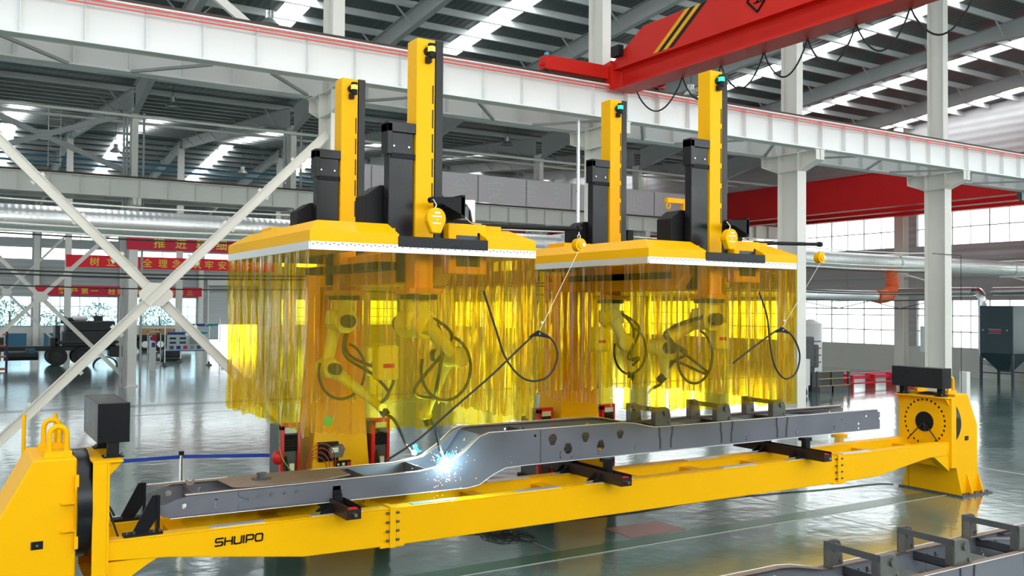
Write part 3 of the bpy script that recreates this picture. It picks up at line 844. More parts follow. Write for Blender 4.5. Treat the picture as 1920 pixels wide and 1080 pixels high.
def turning_frame():
    t = thing('turning_frame', 'long yellow turning frame carrying the truck chassis between headstock and tailstock', 'machine frame', (8.8, YC, .6))
    prof = [(1.50, 1.04), (16.08, 1.04), (16.08, .80), (15.42, .80), (13.98, .60), (12.95, .585), (4.71, .585), (3.6, .60), (2.1, .80), (1.50, .84)]
    for y0, y1, nm in ((10.35, 10.54, 'front_beam'), (11.16, 11.38, 'rear_beam')):
        part(nm, MB().prism(prof, 'y', y0, y1).box(1.5, 16.08, y0-.006, y1+.006, 1.03, 1.045), YEL, t, .006)
    # machined pads on the front beam
    for a, b in ((2.55, 3.15), (3.7, 4.35), (5.0, 5.65), (6.55, 7.25), (7.7, 8.5), (10.3, 11.0), (11.75, 12.5), (13.1, 13.85)):
        for y0 in (10.37, 11.18): part('machined_pad', MB().box(a, b, y0, y0+.12, 1.045, 1.056), STN, t)
    for x in (2.3, 3.4, 4.71, 6.2, 7.35, 8.9, 10.2, 11.55, 12.93, 14.4, 15.6):
        part('cross_member', MB().box(x-.10, x+.10, 10.54, 11.16, .86, .97), YELD, t)
    for x in (4.71, 12.93):
        for y0, y1 in ((10.33, 10.56), (11.14, 11.40)):
            part('splice_flange', MB().box(x-.04, x+.04, y0-.01, y1+.01, .565, 1.06).box(x-.16, x+.16, y0, y1, .57, .60), YEL, t, .004)
        for z in (.66, .77, .88, .99):
            for dx in (-.065, .065):
                part('bolt', MB().cyl((x+dx-.02, 10.325, z), (x+dx+.02, 10.325, z), .016, 8), STEELD, t)
    for x0, x1, s in ((1.34, 1.50, 1), (16.08, 16.23, -1)):
        fp = MB()
        c = (YC, 1.38)
        out = [(10.31, .56), (11.43, .56), (11.43, 1.86), (10.31, 1.86)]
        xf = x1 if s > 0 else x0
        holes = []
        for i in range(26):
            a = -PI/2+.35+(2*PI-.7)*i/25; holes.append([(c[0]+.42*math.cos(a)+.026*math.cos(q*PI/4), c[1]+.42*math.sin(a)+.026*math.sin(q*PI/4)) for q in range(8)])
        vs, fs = plate(out, holes, lambda u, v: (xf-s*.012, u, v), .024, (1,0,0)); fp.add(vs, fs)
        xo = x0 if s > 0 else x1
        fp.box(min(xf-s*.025, xo), max(xf-s*.025, xo), 10.31, 10.34, .56, 1.86); fp.box(min(xf-s*.025, xo), max(xf-s*.025, xo), 11.40, 11.43, .56, 1.86)
        fp.box(min(xf-s*.025, xo), max(xf-s*.025, xo), 10.34, 11.40, .56, .59)
        fp.box(min(xo, xf+s*.13), max(xo, xf+s*.13), 10.31, 11.43, 1.86, 1.885)
        part('face_plate', fp, YEL, t, .003)
        part('dark_backing', MB().box(min(xf-s*.09, xf-s*.06), max(xf-s*.09, xf-s*.06), 10.36, 11.38, .8, 1.845), BLKM, t)  # black sheet added behind the bolt holes to make them dark
        part('hub_disc', MB().cyl((xf, c[0], c[1]), (xf+s*.012, c[0], c[1]), .19, 40), BLKM, t)
        for y in (10.36, 11.38):
            part('lip_gusset', MB().prism([(xf, 1.86), (xf+s*.13, 1.86), (xf, 1.72)], 'y', y-.006, y+.006), YEL, t)
        # gusset under the beam end
        for y0 in (10.36, 11.2):
            part('corner_gusset', MB().prism([(xf, .82), (xf+s*.52, .82), (xf+s*.40, .76), (xf, .50)], 'y', y0, y0+.16), YEL, t)
        for k, (dy, dz) in enumerate(((.28, -.42), (-.36, -.40), (-.1, -.2))):
            pts = bez([(xf+s*.02, c[0], c[1]-.02), (xf+s*.07, c[0]+dy*.4, c[1]+dz*.35), (xf+s*.12, c[0]+dy, c[1]+dz*.85)], 6)
            part('cable', MB().tube(pts, .012, 6), RUB, t)
    lt = MB(); gx, gz, lw, hh, sl = 2.59, .855, .0165, .078, .006
    def stroke(pts):
        for (a, b), (c, d) in zip(pts[:-1], pts[1:]):
            lt.bar((gx+a+b*sl/.08, 10.342, gz+b), (gx+c+d*sl/.08, 10.342, gz+d), .004, lw, (0, 0, 1) if abs(c-a) > abs(d-b) else (1, 0, 0))
        for a, b in pts: lt.cyl((gx+a+b*sl/.08, 10.344, gz+b), (gx+a+b*sl/.08, 10.340, gz+b), lw/2, 10)
    w_ = .078
    for k, P in enumerate(([(w_, hh), (.01, hh), (0, hh-.01), (0, hh/2+.008), (.008, hh/2), (w_-.008, hh/2), (w_, hh/2-.008), (w_, .01), (w_-.01, 0), (0, 0)],
                           None, [(0, hh), (0, .01), (.01, 0), (w_-.01, 0), (w_, .01), (w_, hh)], None, [(0, 0), (0, hh), (w_-.01, hh), (w_, hh-.01), (w_, hh/2), (w_-.01, hh/2-.012), (0, hh/2-.012)],
                           [(.01, 0), (w_-.01, 0), (w_, .01), (w_, hh-.01), (w_-.01, hh), (.01, hh), (0, hh-.01), (0, .01), (.01, 0)])):
        ox = (0, .103, .206, .309, .339, .442)[k]
        if k == 1:
            for Q in ([(0, 0), (0, hh)], [(w_, 0), (w_, hh)], [(0, hh/2), (w_, hh/2)]): stroke([(a+ox, b) for a, b in Q])
        elif k == 3: stroke([(ox, 0), (ox, hh)])
        else: stroke([(a+ox, b) for a, b in P])
    part('lettering', lt, BLKM, t, label='black SHUIPO lettering')
    return t
turning_frame()

# control boxes on the face plates
for nm, x0, x1, y0, y1, z0, z1, lg, lb in (('control_box', 1.40, 1.72, 10.5, 11.6, 2.04, 2.46, ((1.56, 10.56), (1.56, 11.3)), 'black box on a short leg on the headstock face plate'),
                       ('control_box', 15.93, 16.22, 10.40, 11.48, 2.04, 2.42, ((16.08, 10.52), (16.08, 11.32)), 'long black box on two legs on the tailstock face plate')):
    t = thing(nm, lb, 'box', ((x0+x1)/2, (y0+y1)/2, 1.885))
    part('case', MB().box(x0, x1, y0, y1, z0, z1), BLK, t, .006)
    for lx, ly in lg:
        part('leg', MB().box(lx-.055, lx+.055, ly-.05, ly+.05, 1.90, z0), BLKM, t)
        part('leg_foot', MB().box(lx-.1, lx+.1, ly-.08, ly+.08, 1.885, 1.90), BLKM, t)
        for sx_ in (-.08, .08): part('foot_bolt', MB().cyl((lx+sx_, ly-.06, 1.9), (lx+sx_, ly-.06, 1.935), .012, 8), STEELD, t)

# support arms across the turning frame
def arm(x, lb, hi, step=False):
    t = thing('support_arm', lb, 'support arm', (x, 10.9, 1.057), 'support arms on the turning frame')
    b = MB().box(x-.09, x-.075, 9.95, 11.95, 1.057, 1.21).box(x+.075, x+.09, 9.95, 11.95, 1.057, 1.21).box(x-.075, x+.075, 9.95, 11.95, 1.057, 1.075)
    b.box(x-.075, x+.075, 9.95, 9.965, 1.075, 1.17).box(x-.075, x+.075, 11.935, 11.95, 1.075, 1.17)
    part('channel', b, BLKB, t)
    part('end_pad', MB().box(x-.06, x+.06, 9.97, 10.06, 1.14, 1.18), MRED, t)
    part('screw', MB().cyl((x+.01, 9.95, 1.11), (x+.01, 9.91, 1.11), .022, 10), CHR, t)
    for y in (10.47, 11.28):
        for s in (-1, 1):
            for dy in (-.07, .07):
                part('clamp_wedge', MB().prism([(x+s*.09, 1.058), (x+s*.24, 1.058), (x+s*.24, 1.07), (x+s*.09, 1.17)], 'y', y+dy-.01, y+dy+.01), BLKM, t)
    for y in (10.44, 11.28):
        if step:
            st = MB()
            for i in range(6): st.box(x-.05, x+.05, y-.02-.0+i*.028-.06, y+.09, 1.08+.045*i, 1.08+.045*(i+1))
            part('stepped_block', st, BLKM, t)
        else:
            part('post', MB().box(x+.16-.16, x+.10, y-.05, y+.05, 1.08, hi-.06).box(x-.03, x+.13, y-.06, y+.09, hi-.06, hi-.005), BLK, t)
            part('post_clamp', MB().cyl((x+.05, y-.1, 1.16), (x+.05, y+.1, 1.16), .035, 12).box(x-.05, x+.15, y-.07, y+.07, 1.08, 1.13), BLKM, t)
    return t
arm(4.05, 'black channel arm with stepped cast blocks, leftmost across the turning frame', 1.3, True)
arm(8.04, 'black channel arm under the middle of the chassis', 1.375)
arm(12.18, 'black channel arm nearest the tailstock', 1.39)
# end brackets at the left of the chassis
for y, lb in ((10.46, 'front'), (11.27, 'rear')):
    t = thing('end_bracket', 'black triangular bracket at the left end of the chassis, %s one' % lb, 'bracket', (1.9, y, 1.045), 'brackets at the chassis left end')
    part('base', MB().box(1.66, 2.05, y-.07, y+.07, 1.046, 1.075), BLKM, t)
    part('upright', MB().box(1.985, 2.02, y-.05, y+.05, 1.075, 1.46), BLK, t)
    part('strut', MB().prism([(1.74, 1.075), (1.90, 1.075), (1.985, 1.20), (1.985, 1.46), (1.94, 1.46)], 'y', y-.035, y-.022), BLK, t)
    for dx in (.03, .1, .3, .36): part('bolt', MB().cyl((1.66+dx, y-.05, 1.075), (1.66+dx, y-.05, 1.10), .014, 8), STEELD, t)

# ------------------------------------------------------------------ truck chassis
def chassis(dx, dy, dz, label, base=True):
    t = thing('truck_chassis', label, 'truck chassis', (8.2+dx, YC+dy, 1.16+dz))
    top = [(2.08, 1.415), (5.15, 1.415), (5.55, 1.47), (5.80, 1.62), (6.02, 1.80), (6.16, 1.84), (8.40, 1.84), (8.60, 1.82), (9.02, 1.735), (14.18, 1.735)]
    bot = [(14.24, 1.405), (6.70, 1.385), (6.42, 1.375), (6.24, 1.31), (6.02, 1.19), (5.84, 1.165), (2.08, 1.19)]
    end = [(14.18, 1.735), (14.18, 1.70), (14.24, 1.70), (14.24, 1.60), (14.20, 1.58), (14.24, 1.56), (14.24, 1.405)]
    outline = [(2.02, 1.24), (2.06, 1.32), (2.20, 1.37), (2.34, 1.40)] + top[1:-1] + end + bot[1:-1] + [(2.08, 1.19)]
    def circ(x, z, r, n=12, drop=False):
        if drop: return [(x+r*.55*math.cos(a), z-r+.25*r*math.sin(a)) for a in (-2.4, -.7)] + [(x+r*math.cos(a), z+.2*r+r*math.sin(a)) for a in [i*PI/6 for i in range(7)]]
        return [(x+r*math.cos(2*PI*i/n), z+r*math.sin(2*PI*i/n)) for i in range(n)]
    def tear(x, z, r, upside):
        s = -1 if upside else 1
        return [(x+r*math.cos(a), z+s*(.2*r)+s*r*math.sin(a)) for a in [i*PI/8 for i in range(9)]] + [(x-r*.45, z-s*r*.9), (x+r*.45, z-s*r*.9)]
    holes = [tear(7.18, 1.68, .075, False), tear(7.44, 1.56, .075, True), tear(7.74, 1.68, .07, False), tear(8.01, 1.56, .07, True), tear(8.36, 1.68, .065, False),
             circ(2.28, 1.30, .035), circ(6.89, 1.76, .02), circ(13.87, 1.64, .02), circ(13.66, 1.52, .02), circ(13.66, 1.44, .02), circ(13.2, 1.62, .018),
             circ(12.1, 1.47, .018), circ(3.05, 1.33, .022), circ(3.2, 1.335, .022), circ(3.35, 1.34, .022), circ(6.9+.6, 1.42, .012)]
    for x in (2.62, 6.5, 7.3, 7.95, 8.62, 9.32, 10.9, 12.05, 13.0):
        z = 1.24 if x < 3 else 1.42
        holes.append([(x, z), (x+.03, z), (x+.03, z+.015), (x+.012, z+.015), (x+.012, z+.085), (x+.03, z+.085), (x+.03, z+.10), (x, z+.10)])
    for y, s, nm in ((10.50, 1, 'front_rail'), (11.30, -1, 'rear_rail')):
        mb = MB()
        vs, fs = plate(outline, holes, lambda u, v: (u+dx, y+dy+s*.005, v+dz), .01, (0, 1, 0)); mb.add(vs, fs)
        w = .085
        ft = [(2.30, 1.405)] + top[1:] if s > 0 else [(2.04, 1.41)] + top[1:]
        fb = [(14.24, 1.405), (6.70, 1.385), (6.42, 1.375), (6.24, 1.31), (6.02, 1.19), (5.84, 1.165), (2.14, 1.185)]
        for line, off in ((ft, .006), (fb, -.006)):
            for (a, za), (b, zb) in zip(line[:-1], line[1:]):
                ya, yb = sorted((y, y+s*w))
                mb.m = 1 if off > 0 else 0
                mb.add([(a+dx, ya+dy, za+dz), (b+dx, ya+dy, zb+dz), (b+dx, yb+dy, zb+dz), (a+dx, yb+dy, za+dz),
                        (a+dx, ya+dy, za+dz+off*1.6), (b+dx, ya+dy, zb+dz+off*1.6), (b+dx, yb+dy, zb+dz+off*1.6), (a+dx, yb+dy, za+dz+off*1.6)],
                       [(0,1,2,3), (7,6,5,4), (0,4,5,1), (1,5,6,2), (2,6,7,3), (3,7,4,0)])
        mb.m = 0
        part(nm, mb, (STEEL, RUST), t)
        # ground edges of the flanges
        e = MB()
        yo = y-s*.003
        for line, oz in ((ft, .012), (fb, -.012)):
            e.tube([(a+dx, yo+dy, z+dz+oz) for a, z in line], .006, 5)
        part('flange_edge', e, EDGE, t, label='bright ground flange edge')
    # lapped reinforcement plate and joints
    part('lap_plate', MB().prism([(2.88+dx, 1.40+dz), (3.62+dx, 1.40+dz), (3.72+dx, 1.375+dz), (3.60+dx, 1.34+dz), (3.74+dx, 1.30+dz), (3.62+dx, 1.26+dz), (3.70+dx, 1.22+dz), (3.70+dx, 1.20+dz), (2.88+dx, 1.20+dz), (2.88+dx, 1.26+dz), (3.0+dx, 1.30+dz), (2.88+dx, 1.345+dz)], 'y', 10.488+dy, 10.499+dy), STEEL, t)
    for k in range(4): part('plate_bolt', MB().cyl((3.1+.15*k+dx, 10.475+dy, 1.335+dz), (3.1+.15*k+dx, 10.49+dy, 1.335+dz), .02, 10), CHR, t)
    for x in (6.98,):
        part('seam', MB().box(x-.006+dx, x+.006+dx, 10.494+dy, 10.5+dy, 1.39+dz, 1.83+dz), STEELD, t)
    # cross members
    cm = [(2.5, 1.25, 1.39), (4.55, 1.22, 1.40), (5.35, 1.22, 1.43), (7.0, 1.45, 1.80), (13.1, 1.45, 1.70)]
    for x, za, zb in cm: part('cross_member', MB().box(x-.06+dx, x+.06+dx, 10.51+dy, 11.29+dy, za+dz, za+.01+dz).box(x-.06+dx, x-.052+dx, 10.51+dy, 11.29+dy, za+dz, zb+dz), STEEL, t)
    part('deep_cross_panel', MB().prism([(5.72+dx, 1.24+dz), (5.74+dx, 1.24+dz), (6.16+dx, 1.80+dz), (6.14+dx, 1.80+dz)], 'y', 10.51+dy, 11.29+dy), STEEL, t)
    part('diagonal_member', MB().bar((13.0+dx, 10.56+dy, 1.70+dz), (11.9+dx, 11.24+dy, 1.70+dz), .12, .012).bar((12.4+dx, 11.24+dy, 1.70+dz), (13.9+dx, 11.24+dy, 1.70+dz), .1, .012), STEEL, t)
    # coupling plate with king pin
    k = [(2.84, 10.62), (2.98, 10.53), (3.9, 10.53), (4.3, 10.70), (4.3, 11.10), (3.9, 11.27), (2.98, 11.27), (2.80, 11.1)]
    part('coupling_plate', MB().prism([(a+dx, b+dy) for a, b in k], 'z', 1.427+dz, 1.437+dz), RUST, t)
    part('king_pin', MB().cyl((3.26+dx, 10.9+dy, 1.437+dz), (3.26+dx, 10.9+dy, 1.45+dz), .11, 24).cyl((3.26+dx, 10.9+dy, 1.45+dz), (3.26+dx, 10.9+dy, 1.50+dz), .05, 18).cyl((3.26+dx, 10.9+dy, 1.50+dz), (3.26+dx, 10.9+dy, 1.515+dz), .06, 18), STEELD, t)
    part('scrap_tab', MB().prism([(2.42+dx, 1.425+dz), (2.50+dx, 1.425+dz), (2.52+dx, 1.50+dz), (2.46+dx, 1.47+dz), (2.40+dx, 1.50+dz)], 'y', 11.0+dy, 11.01+dy), RUST, t)
    # spring hanger stations
    for i, x in enumerate((9.23, 10.48, 11.73)):
        for y, s in ((10.50, -1), (11.30, 1)):
            h = MB(); yo = y-s*.0
            yy = sorted((y+s*.012, y+s*.03))
            y2 = sorted((y-s*.06, y-s*.045))
            pr = [(x-.16, 1.745), (x+.15, 1.745), (x+.13, 1.92), (x+.10, 2.0), (x+.02, 2.03), (x-.16, 2.03)]
            h.prism([(a+dx, b+dz) for a, b in pr], 'y', y2[0]+dy, y2[1]+dy)
            h.box(x-.16+dx, x-.145+dx, min(y-s*.06, y-s*.16)+dy, max(y-s*.06, y-s*.16)+dy, 1.745+dz, 2.03+dz)
            part('spring_hanger', h, BRKT, t, .006)
            part('hanger_boss', MB().cyl((x+.03+dx, y2[0]-.02+dy, 1.94+dz), (x+.03+dx, y2[1]+.02+dy, 1.94+dz), .045, 18), BRKT, t)
            part('hanger_bolt', MB().cyl((x+.10+dx, y2[0]-.015+dy, 1.79+dz), (x+.10+dx, y2[1]+.015+dy, 1.79+dz), .02, 10), BRKT, t)
            if s < 0:
                part('hanger_leg', MB().prism([(x-.14+dx, 1.74+dz), (x-.12+dx, 1.74+dz), (x-.115+dx, 1.62+dz), (x-.10+dx, 1.56+dz), (x-.10+dx, 1.42+dz), (x-.12+dx, 1.42+dz), (x-.12+dx, 1.56+dz), (x-.14+dx, 1.62+dz)], 'y', y-.012+dy, y+dy)
                     .prism([(x+.12+dx, 1.74+dz), (x+.14+dx, 1.74+dz), (x+.13+dx, 1.62+dz), (x+.11+dx, 1.56+dz), (x+.11+dx, 1.42+dz), (x+.09+dx, 1.42+dz), (x+.09+dx, 1.56+dz), (x+.11+dx, 1.62+dz)], 'y', y-.012+dy, y+dy), STEELD, t)
        part('hanger_tie_bar', MB().box(x-.165+dx, x-.15+dx, 10.56+dy, 11.24+dy, 1.96+dz, 2.03+dz), STEELD, t)
        part('cross_tube', MB().box(x+.2+dx, x+.32+dx, 10.51+dy, 11.29+dy, 1.60+dz, 1.61+dz).box(x+.2+dx, x+.21+dx, 10.51+dy, 11.29+dy, 1.60+dz, 1.70+dz), STEELD, t)
        part('lateral_plate', MB().box(x+.25+dx, x+.6+dx, 10.6+dy, 10.9+dy, 1.72+dz, 1.728+dz), BRKT, t)
        for s in (.45, .6): part('rail_clip', MB().prism([(x+s+dx, 1.58+dz), (x+s+.07+dx, 1.58+dz), (x+s+dx, 1.64+dz)], 'y', 11.27+dy, 11.295+dy), STEELD, t)
    return t
chassis(0, 0, 0, 'long bare grey steel truck chassis clamped on the yellow turning frame')
chassis(-1.0, -4.6, -1.0, 'bare grey steel truck chassis lying low in the right foreground')
for x in (8.0, 11.6):
    solo('chassis_trestle', MB().box(x-.08, x+.08, 5.7, 6.9, 0, .37), BLKM, 'black low trestle under the %s of the foreground chassis' % ('bend' if x < 9 else 'right part'), 'trestle')

# ------------------------------------------------------------------ welding stations
def hexa(c, axis='y'): pass
def station(cx, pc, dz, beac, label, side):
    t = thing('welding_station', label, 'welding station', (cx+pc, 13.4, 0), 'robot welding stations')
    px = cx+pc
    # pedestal
    ped = MB()
    lv = [(0, .56, 12.86, 14.0), (.12, .52, 12.9, 13.95), (1.1, .45, 13.0, 13.8), (1.65, .41, 13.03, 13.75), (2.6, .345, 13.06, 13.7), (4.1, .335, 13.06, 13.7)]
    vs = []
    for z, h, ya, yb in lv: vs += [(px-h, ya, z), (px+h, ya, z), (px+h, yb, z), (px-h, yb, z)]
    fs = [(0,3,2,1)]
    for i in range(len(lv)-1):
        for q in range(4): fs.append((4*i+q, 4*i+(q+1) % 4, 4*i+4+(q+1) % 4, 4*i+4+q))
    fs.append(tuple(4*(len(lv)-1)+q for q in range(4)))
    part('pedestal', ped.add(vs, fs), YEL, t, .01)
    part('cross_boom', MB().box(px-.34, px+.30, 10.25, 13.08, 3.78, 4.19).prism([(10.25, 3.78), (10.25, 4.19), (10.02, 4.19), (10.02, 4.0)], 'x', px-.34, px+.30), YELD, t, .01)
    part('boom_slide', MB().box(cx-.3, px-.36, 10.3, 12.9, 3.95, 4.05), BLKM, t)
    # canopy roof: lip, hip, flat top with a slot at the front
    x0, x1, y0, y1, zb, zl, zt, ax, ay = cx-1.44, cx+1.44, 9.45, 12.75, 4.20, 4.32, 4.46, .20, .32
    A, B = cx-.40, cx+.74
    cn = MB()
    def shell(xa, xb, la, lb_):
        # canopy slice between xa and xb; la/lb_ tell whether that end is an outer hip end
        iax = xa+ax if la else xa; ibx = xb-ax if lb_ else xb
        v = [(xa,y0,zb),(xb,y0,zb),(xb,y1,zb),(xa,y1,zb),(xa,y0,zl),(xb,y0,zl),(xb,y1,zl),(xa,y1,zl),
             (iax,y0+ay,zt),(ibx,y0+ay,zt),(ibx,y1-ay,zt),(iax,y1-ay,zt)]
        return v, [(0,3,2,1),(0,1,5,4),(1,2,6,5),(2,3,7,6),(3,0,4,7),(4,5,9,8),(5,6,10,9),(6,7,11,10),(7,4,8,11),(8,9,10,11)]
    cn.add(*shell(x0, A, True, False)); cn.add(*shell(B, x1, False, True))
    cn.box(A, B, 12.0+.35, y1, zb, zl); cn.box(A, B, 12.35, y1-ay, zl, zt)
    part('canopy', cn, YEL, t)
    part('front_block', MB().box(cx-.41, cx+.75, 9.43, 9.62, 4.18, 4.30), BLK, t, .004)
    part('slot_frame', MB().box(A, A+.03, 9.62, 12.35, 4.2, 4.4).box(B-.03, B, 9.62, 12.35, 4.2, 4.4), YELD, t)
    part('raised_box', MB().box(cx-.3, cx+.5, 12.4, 12.72, 4.46, 4.56) if False else MB().box(cx-1.1, cx-.45, 11.9, 12.35, 4.46, 4.54), YELD, t)
    # masts
    for my, dx, nm in ((9.85, 0, 'front'), (12.12, -.05, 'rear')):
        zt2 = 6.67+dz; mx0 = cx-.07+dx; mx1 = cx+.17+dx
        m = part('lift_mast', MB().box(mx0, mx1, my-.13, my+.13, 3.72, zt2), YEL, t, .008)
        part('rail_cover', MB().box(mx1+.012, mx1+.115, my-.12, my+.12, 4.25, zt2+.01), BLK, m, .005)
        rk = MB(); z = 4.75
        while z < zt2-.5:
            rk.box(mx1-.035, mx1-.02, my-.136, my-.128, z, z+.22); z += .29
        part('rack_slot', rk, BLKB, m)
        bz = zt2-.13
        part('beacon_mount', MB().cyl((cx+.06+dx, my-.14, bz-.02), (cx+.06+dx, my-.16, bz-.02), .05, 14).box(cx+.03+dx, cx+.09+dx, my-.20, my-.14, bz-.16, bz-.09), BLKM, m)
        part('beacon_base', MB().cyl((cx+.09+dx, my-.19, bz-.10), (cx+.09+dx, my-.19, bz-.03), .042, 16).cyl((cx+.09+dx, my-.19, bz+.03), (cx+.09+dx, my-.19, bz+.065), .045, 16), BLKM, m)
        part('beacon_lens', MB().cyl((cx+.09+dx, my-.19, bz-.03), (cx+.09+dx, my-.19, bz+.03), .044, 16), beac, m)
        # cable-chain trough plate
        tp = 5.63+dz; sx0, sx1 = cx-.40+dx, cx-.09+dx
        part('chain_trough', MB().box(sx0, sx1, my-.1, my+.04, 4.26, tp).box(sx0-.035, sx1+.02, my-.13, my+.05, tp-.22+.12, tp+.02).box(sx0-.035, sx0+.03, my-.13, my+.05, tp-.36, tp), BLK, t, .005)
        part('trough_strap', MB().box(sx0+.02, sx1+.02, my-.115, my-.1, tp-.40, tp-.34), BLKM, t)
        for bx in (sx0+.06, sx1-.06): part('strap_bolt', MB().cyl((bx, my-.1, tp-.26), (bx, my-.108, tp-.26), .01, 8), CHR, t)
        # motor covers beside the mast
        cvr = [(cx-.60+dx, 4.46), (cx-.60+dx, 4.80), (cx-.42+dx, 4.93), (cx-.30+dx, 4.93), (cx-.30+dx, 4.46)]
        part('drive_cover', MB().prism(cvr, 'y', my+.10, my+.42), BLKM, t, .01)
        arc_ = [(cx+.30+dx, 4.46)] + [(cx+.30+dx+.42*math.cos(a*PI/16), 4.5+.48*math.sin(a*PI/16)) for a in range(9)]
        part('rear_fender', MB().prism(arc_, 'y', my+.35, my+.40), BLKM, t)
        part('vertical_channel', MB().box(cx+.33+dx, cx+.45+dx, my-.10, my+.0, 4.28, 4.82).box(cx+.22+dx, cx+.40+dx, my-.08, my+.2, 4.28, 4.70), BLKM, t)
        part('motor', MB().cyl((cx+.48+dx, my+.1, 4.50), (cx+.48+dx, my+.1, 4.62), .07, 16).box(cx+.4+dx, cx+.62+dx, my, my+.2, 4.40, 4.50), BLKM, t)
        part('mast_carriage', MB().box(cx-.10+dx, cx+.30+dx, my+.13, my+.33, 3.80, 4.75), BLKM, t)
        part('robot_flange', MB().box(mx0-.1, mx1+.1, my-.2, my+.2, 3.66, 3.72), YELD, t)
    part('balancer_arm', MB().prism([(cx+.44, 4.80), (cx+.0, 4.77), (cx+.0, 4.71), (cx+.15, 4.70), (cx+.44, 4.58)], 'y', 9.46, 9.49).cyl((cx+.02, 9.44, 4.74), (cx+.02, 9.52, 4.74), .035, 14).box(cx+.40, cx+.45, 9.46, 9.76, 4.55, 4.82), BLKM, t)
    # operator screen box
    ctl = part('control_cabinet', MB().box(cx+.32, cx+.84, 9.62, 9.80, 3.90, 4.50), YEL, t, .01)
    part('cabinet_window', MB().box(cx+.42, cx+.74, 9.612, 9.62, 3.99, 4.36), SCRN, ctl)
    # white framed device on top
    dv = part('wire_cabinet', MB().prism([(cx+.50, 4.52), (cx+.50, 4.82), (cx+.86, 4.84), (cx+.86, 4.56), (cx+.83, 4.56), (cx+.80, 4.70), (cx+.74, 4.78), (cx+.66, 4.80), (cx+.5, 4.78)], 'y', 9.95, 10.3), WBOX, t)
    part('cabinet_screen', MB().prism([(cx+.48, 4.50), (cx+.48, 4.79), (cx+.68, 4.79), (cx+.78, 4.74), (cx+.83, 4.64), (cx+.83, 4.50)], 'y', 9.97, 10.28), BLKM, dv)
    part('cabinet_door', MB().box(cx+.54, cx+.77, 9.955, 9.97, 4.58, 4.75), mat('slate_grey', (.09, .11, .13), .4) if 'slate_grey' not in bpy.data.materials else bpy.data.materials['slate_grey'], dv)
    part('cabinet_foot', MB().box(cx+.5, cx+.8, 10.0, 10.25, 4.40, 4.50), BLKM, t)
    wr = bez([(cx+.48, 9.9, 4.66), (cx+.60, 9.8, 4.62), (cx+.70, 9.75, 4.53), (cx+.85, 9.75, 4.52), (cx+1.3, 9.75, 4.50)], 6)
    part('feed_wire', MB().tube(wr, .006, 5), CREAM, t)
    # boom with pulley
    part('tool_boom', MB().cyl((cx+.84, 9.75, 4.50), (cx+2.32, 9.75, 4.54), .028, 12).cyl((cx+2.28, 9.75, 4.54), (cx+2.34, 9.75, 4.54), .042, 12), BLKM, t)
    part('boom_mount', MB().box(cx+.86, cx+1.1, 9.72, 9.80, 4.44, 4.5), YELD, t)
    if side:
        part('jib_hoist', MB().cyl((cx+1.42, 11.6, 4.4), (cx+1.42, 11.6, 5.3), .04, 12).box(cx+.95, cx+1.65, 11.56, 11.64, 5.28, 5.36), YEL, t) if False else \
        part('jib_hoist', MB().box(cx+1.10, cx+1.18, 11.56, 11.64, 4.4, 5.28).box(cx+.75, cx+1.55, 11.56, 11.64, 5.27, 5.35), YEL, t)
        part('jib_hook', MB().tube([(cx+.80+.04*math.sin(a*PI/6), 11.6, 5.22+.05*math.cos(a*PI/6)) for a in range(12)], .012, 6, closed=True), YEL, t)
    # pedestal front: pendant, panel, hoses
    if not side:
        yf = 12.985
        part('pendant_bracket', MB().box(px-.36, px-.06, yf-.03, yf+.04, 1.22, 1.50), BLKM, t)
        pd = part('teach_pendant', MB().prism([(px-.22, 1.28), (px-.24, 1.42), (px-.20, 1.44), (px-.03, 1.47), (px+.01, 1.40), (px-.03, 1.28)], 'y', yf-.12, yf-.04), HOSE, t, .006)
        part('pendant_screen', MB().box(px-.20, px-.10, yf-.128, yf-.12, 1.36, 1.43), BOARDW, pd)
        part('emergency_button', MB().cyl((px-.05, yf-.12, 1.42), (px-.05, yf-.14, 1.42), .015, 10), MRED, pd)
        bp_ = part('button_panel', MB().box(px-.11, px+.14, yf-.02, yf+.03, 1.11, 1.21), BLKM, t)
        part('white_button', MB().cyl((px-.06, yf-.02, 1.16), (px-.06, yf-.035, 1.16), .016, 10), WBOX, bp_)
        part('square_button', MB().box(px-.0, px+.04, yf-.03, yf-.02, 1.14, 1.18), BOARDW, bp_)
        part('stop_button', MB().cyl((px+.10, yf-.02, 1.16), (px+.10, yf-.05, 1.16), .03, 12), MRED, bp_)
        for k in range(4):
            r0 = .16+.02*k
            part('pendant_hose', MB().tube([(px-.42+.02*k+r0*math.cos(a), yf-.10-.01*k, 1.10+.04*k+r0*1.3*math.sin(a)) for a in [2*PI*i/20 for i in range(20)]], .007, 5, closed=True), mat('hose_red', (.45, .05, .02), .5) if 'hose_red' not in bpy.data.materials else bpy.data.materials['hose_red'], t)
        part('green_hose', MB().tube(bez([(px-.98, 12.95, 2.1), (px-.97, 12.93, 1.6), (px-.93, 12.92, 1.35), (px-.80, 12.92, 1.15), (px-.65, 12.92, 1.0)], 6), .008, 5), mat('hose_green', (.12, .4, .15), .5), t)
    return t
station(4.75, .33, 0.0, ORL, 'left yellow welding station with amber lit beacons and a yellow strip curtain', False)
station(9.43, .06, 0.29, GRL, 'right yellow welding station with green lit beacons and a small jib hoist', True)

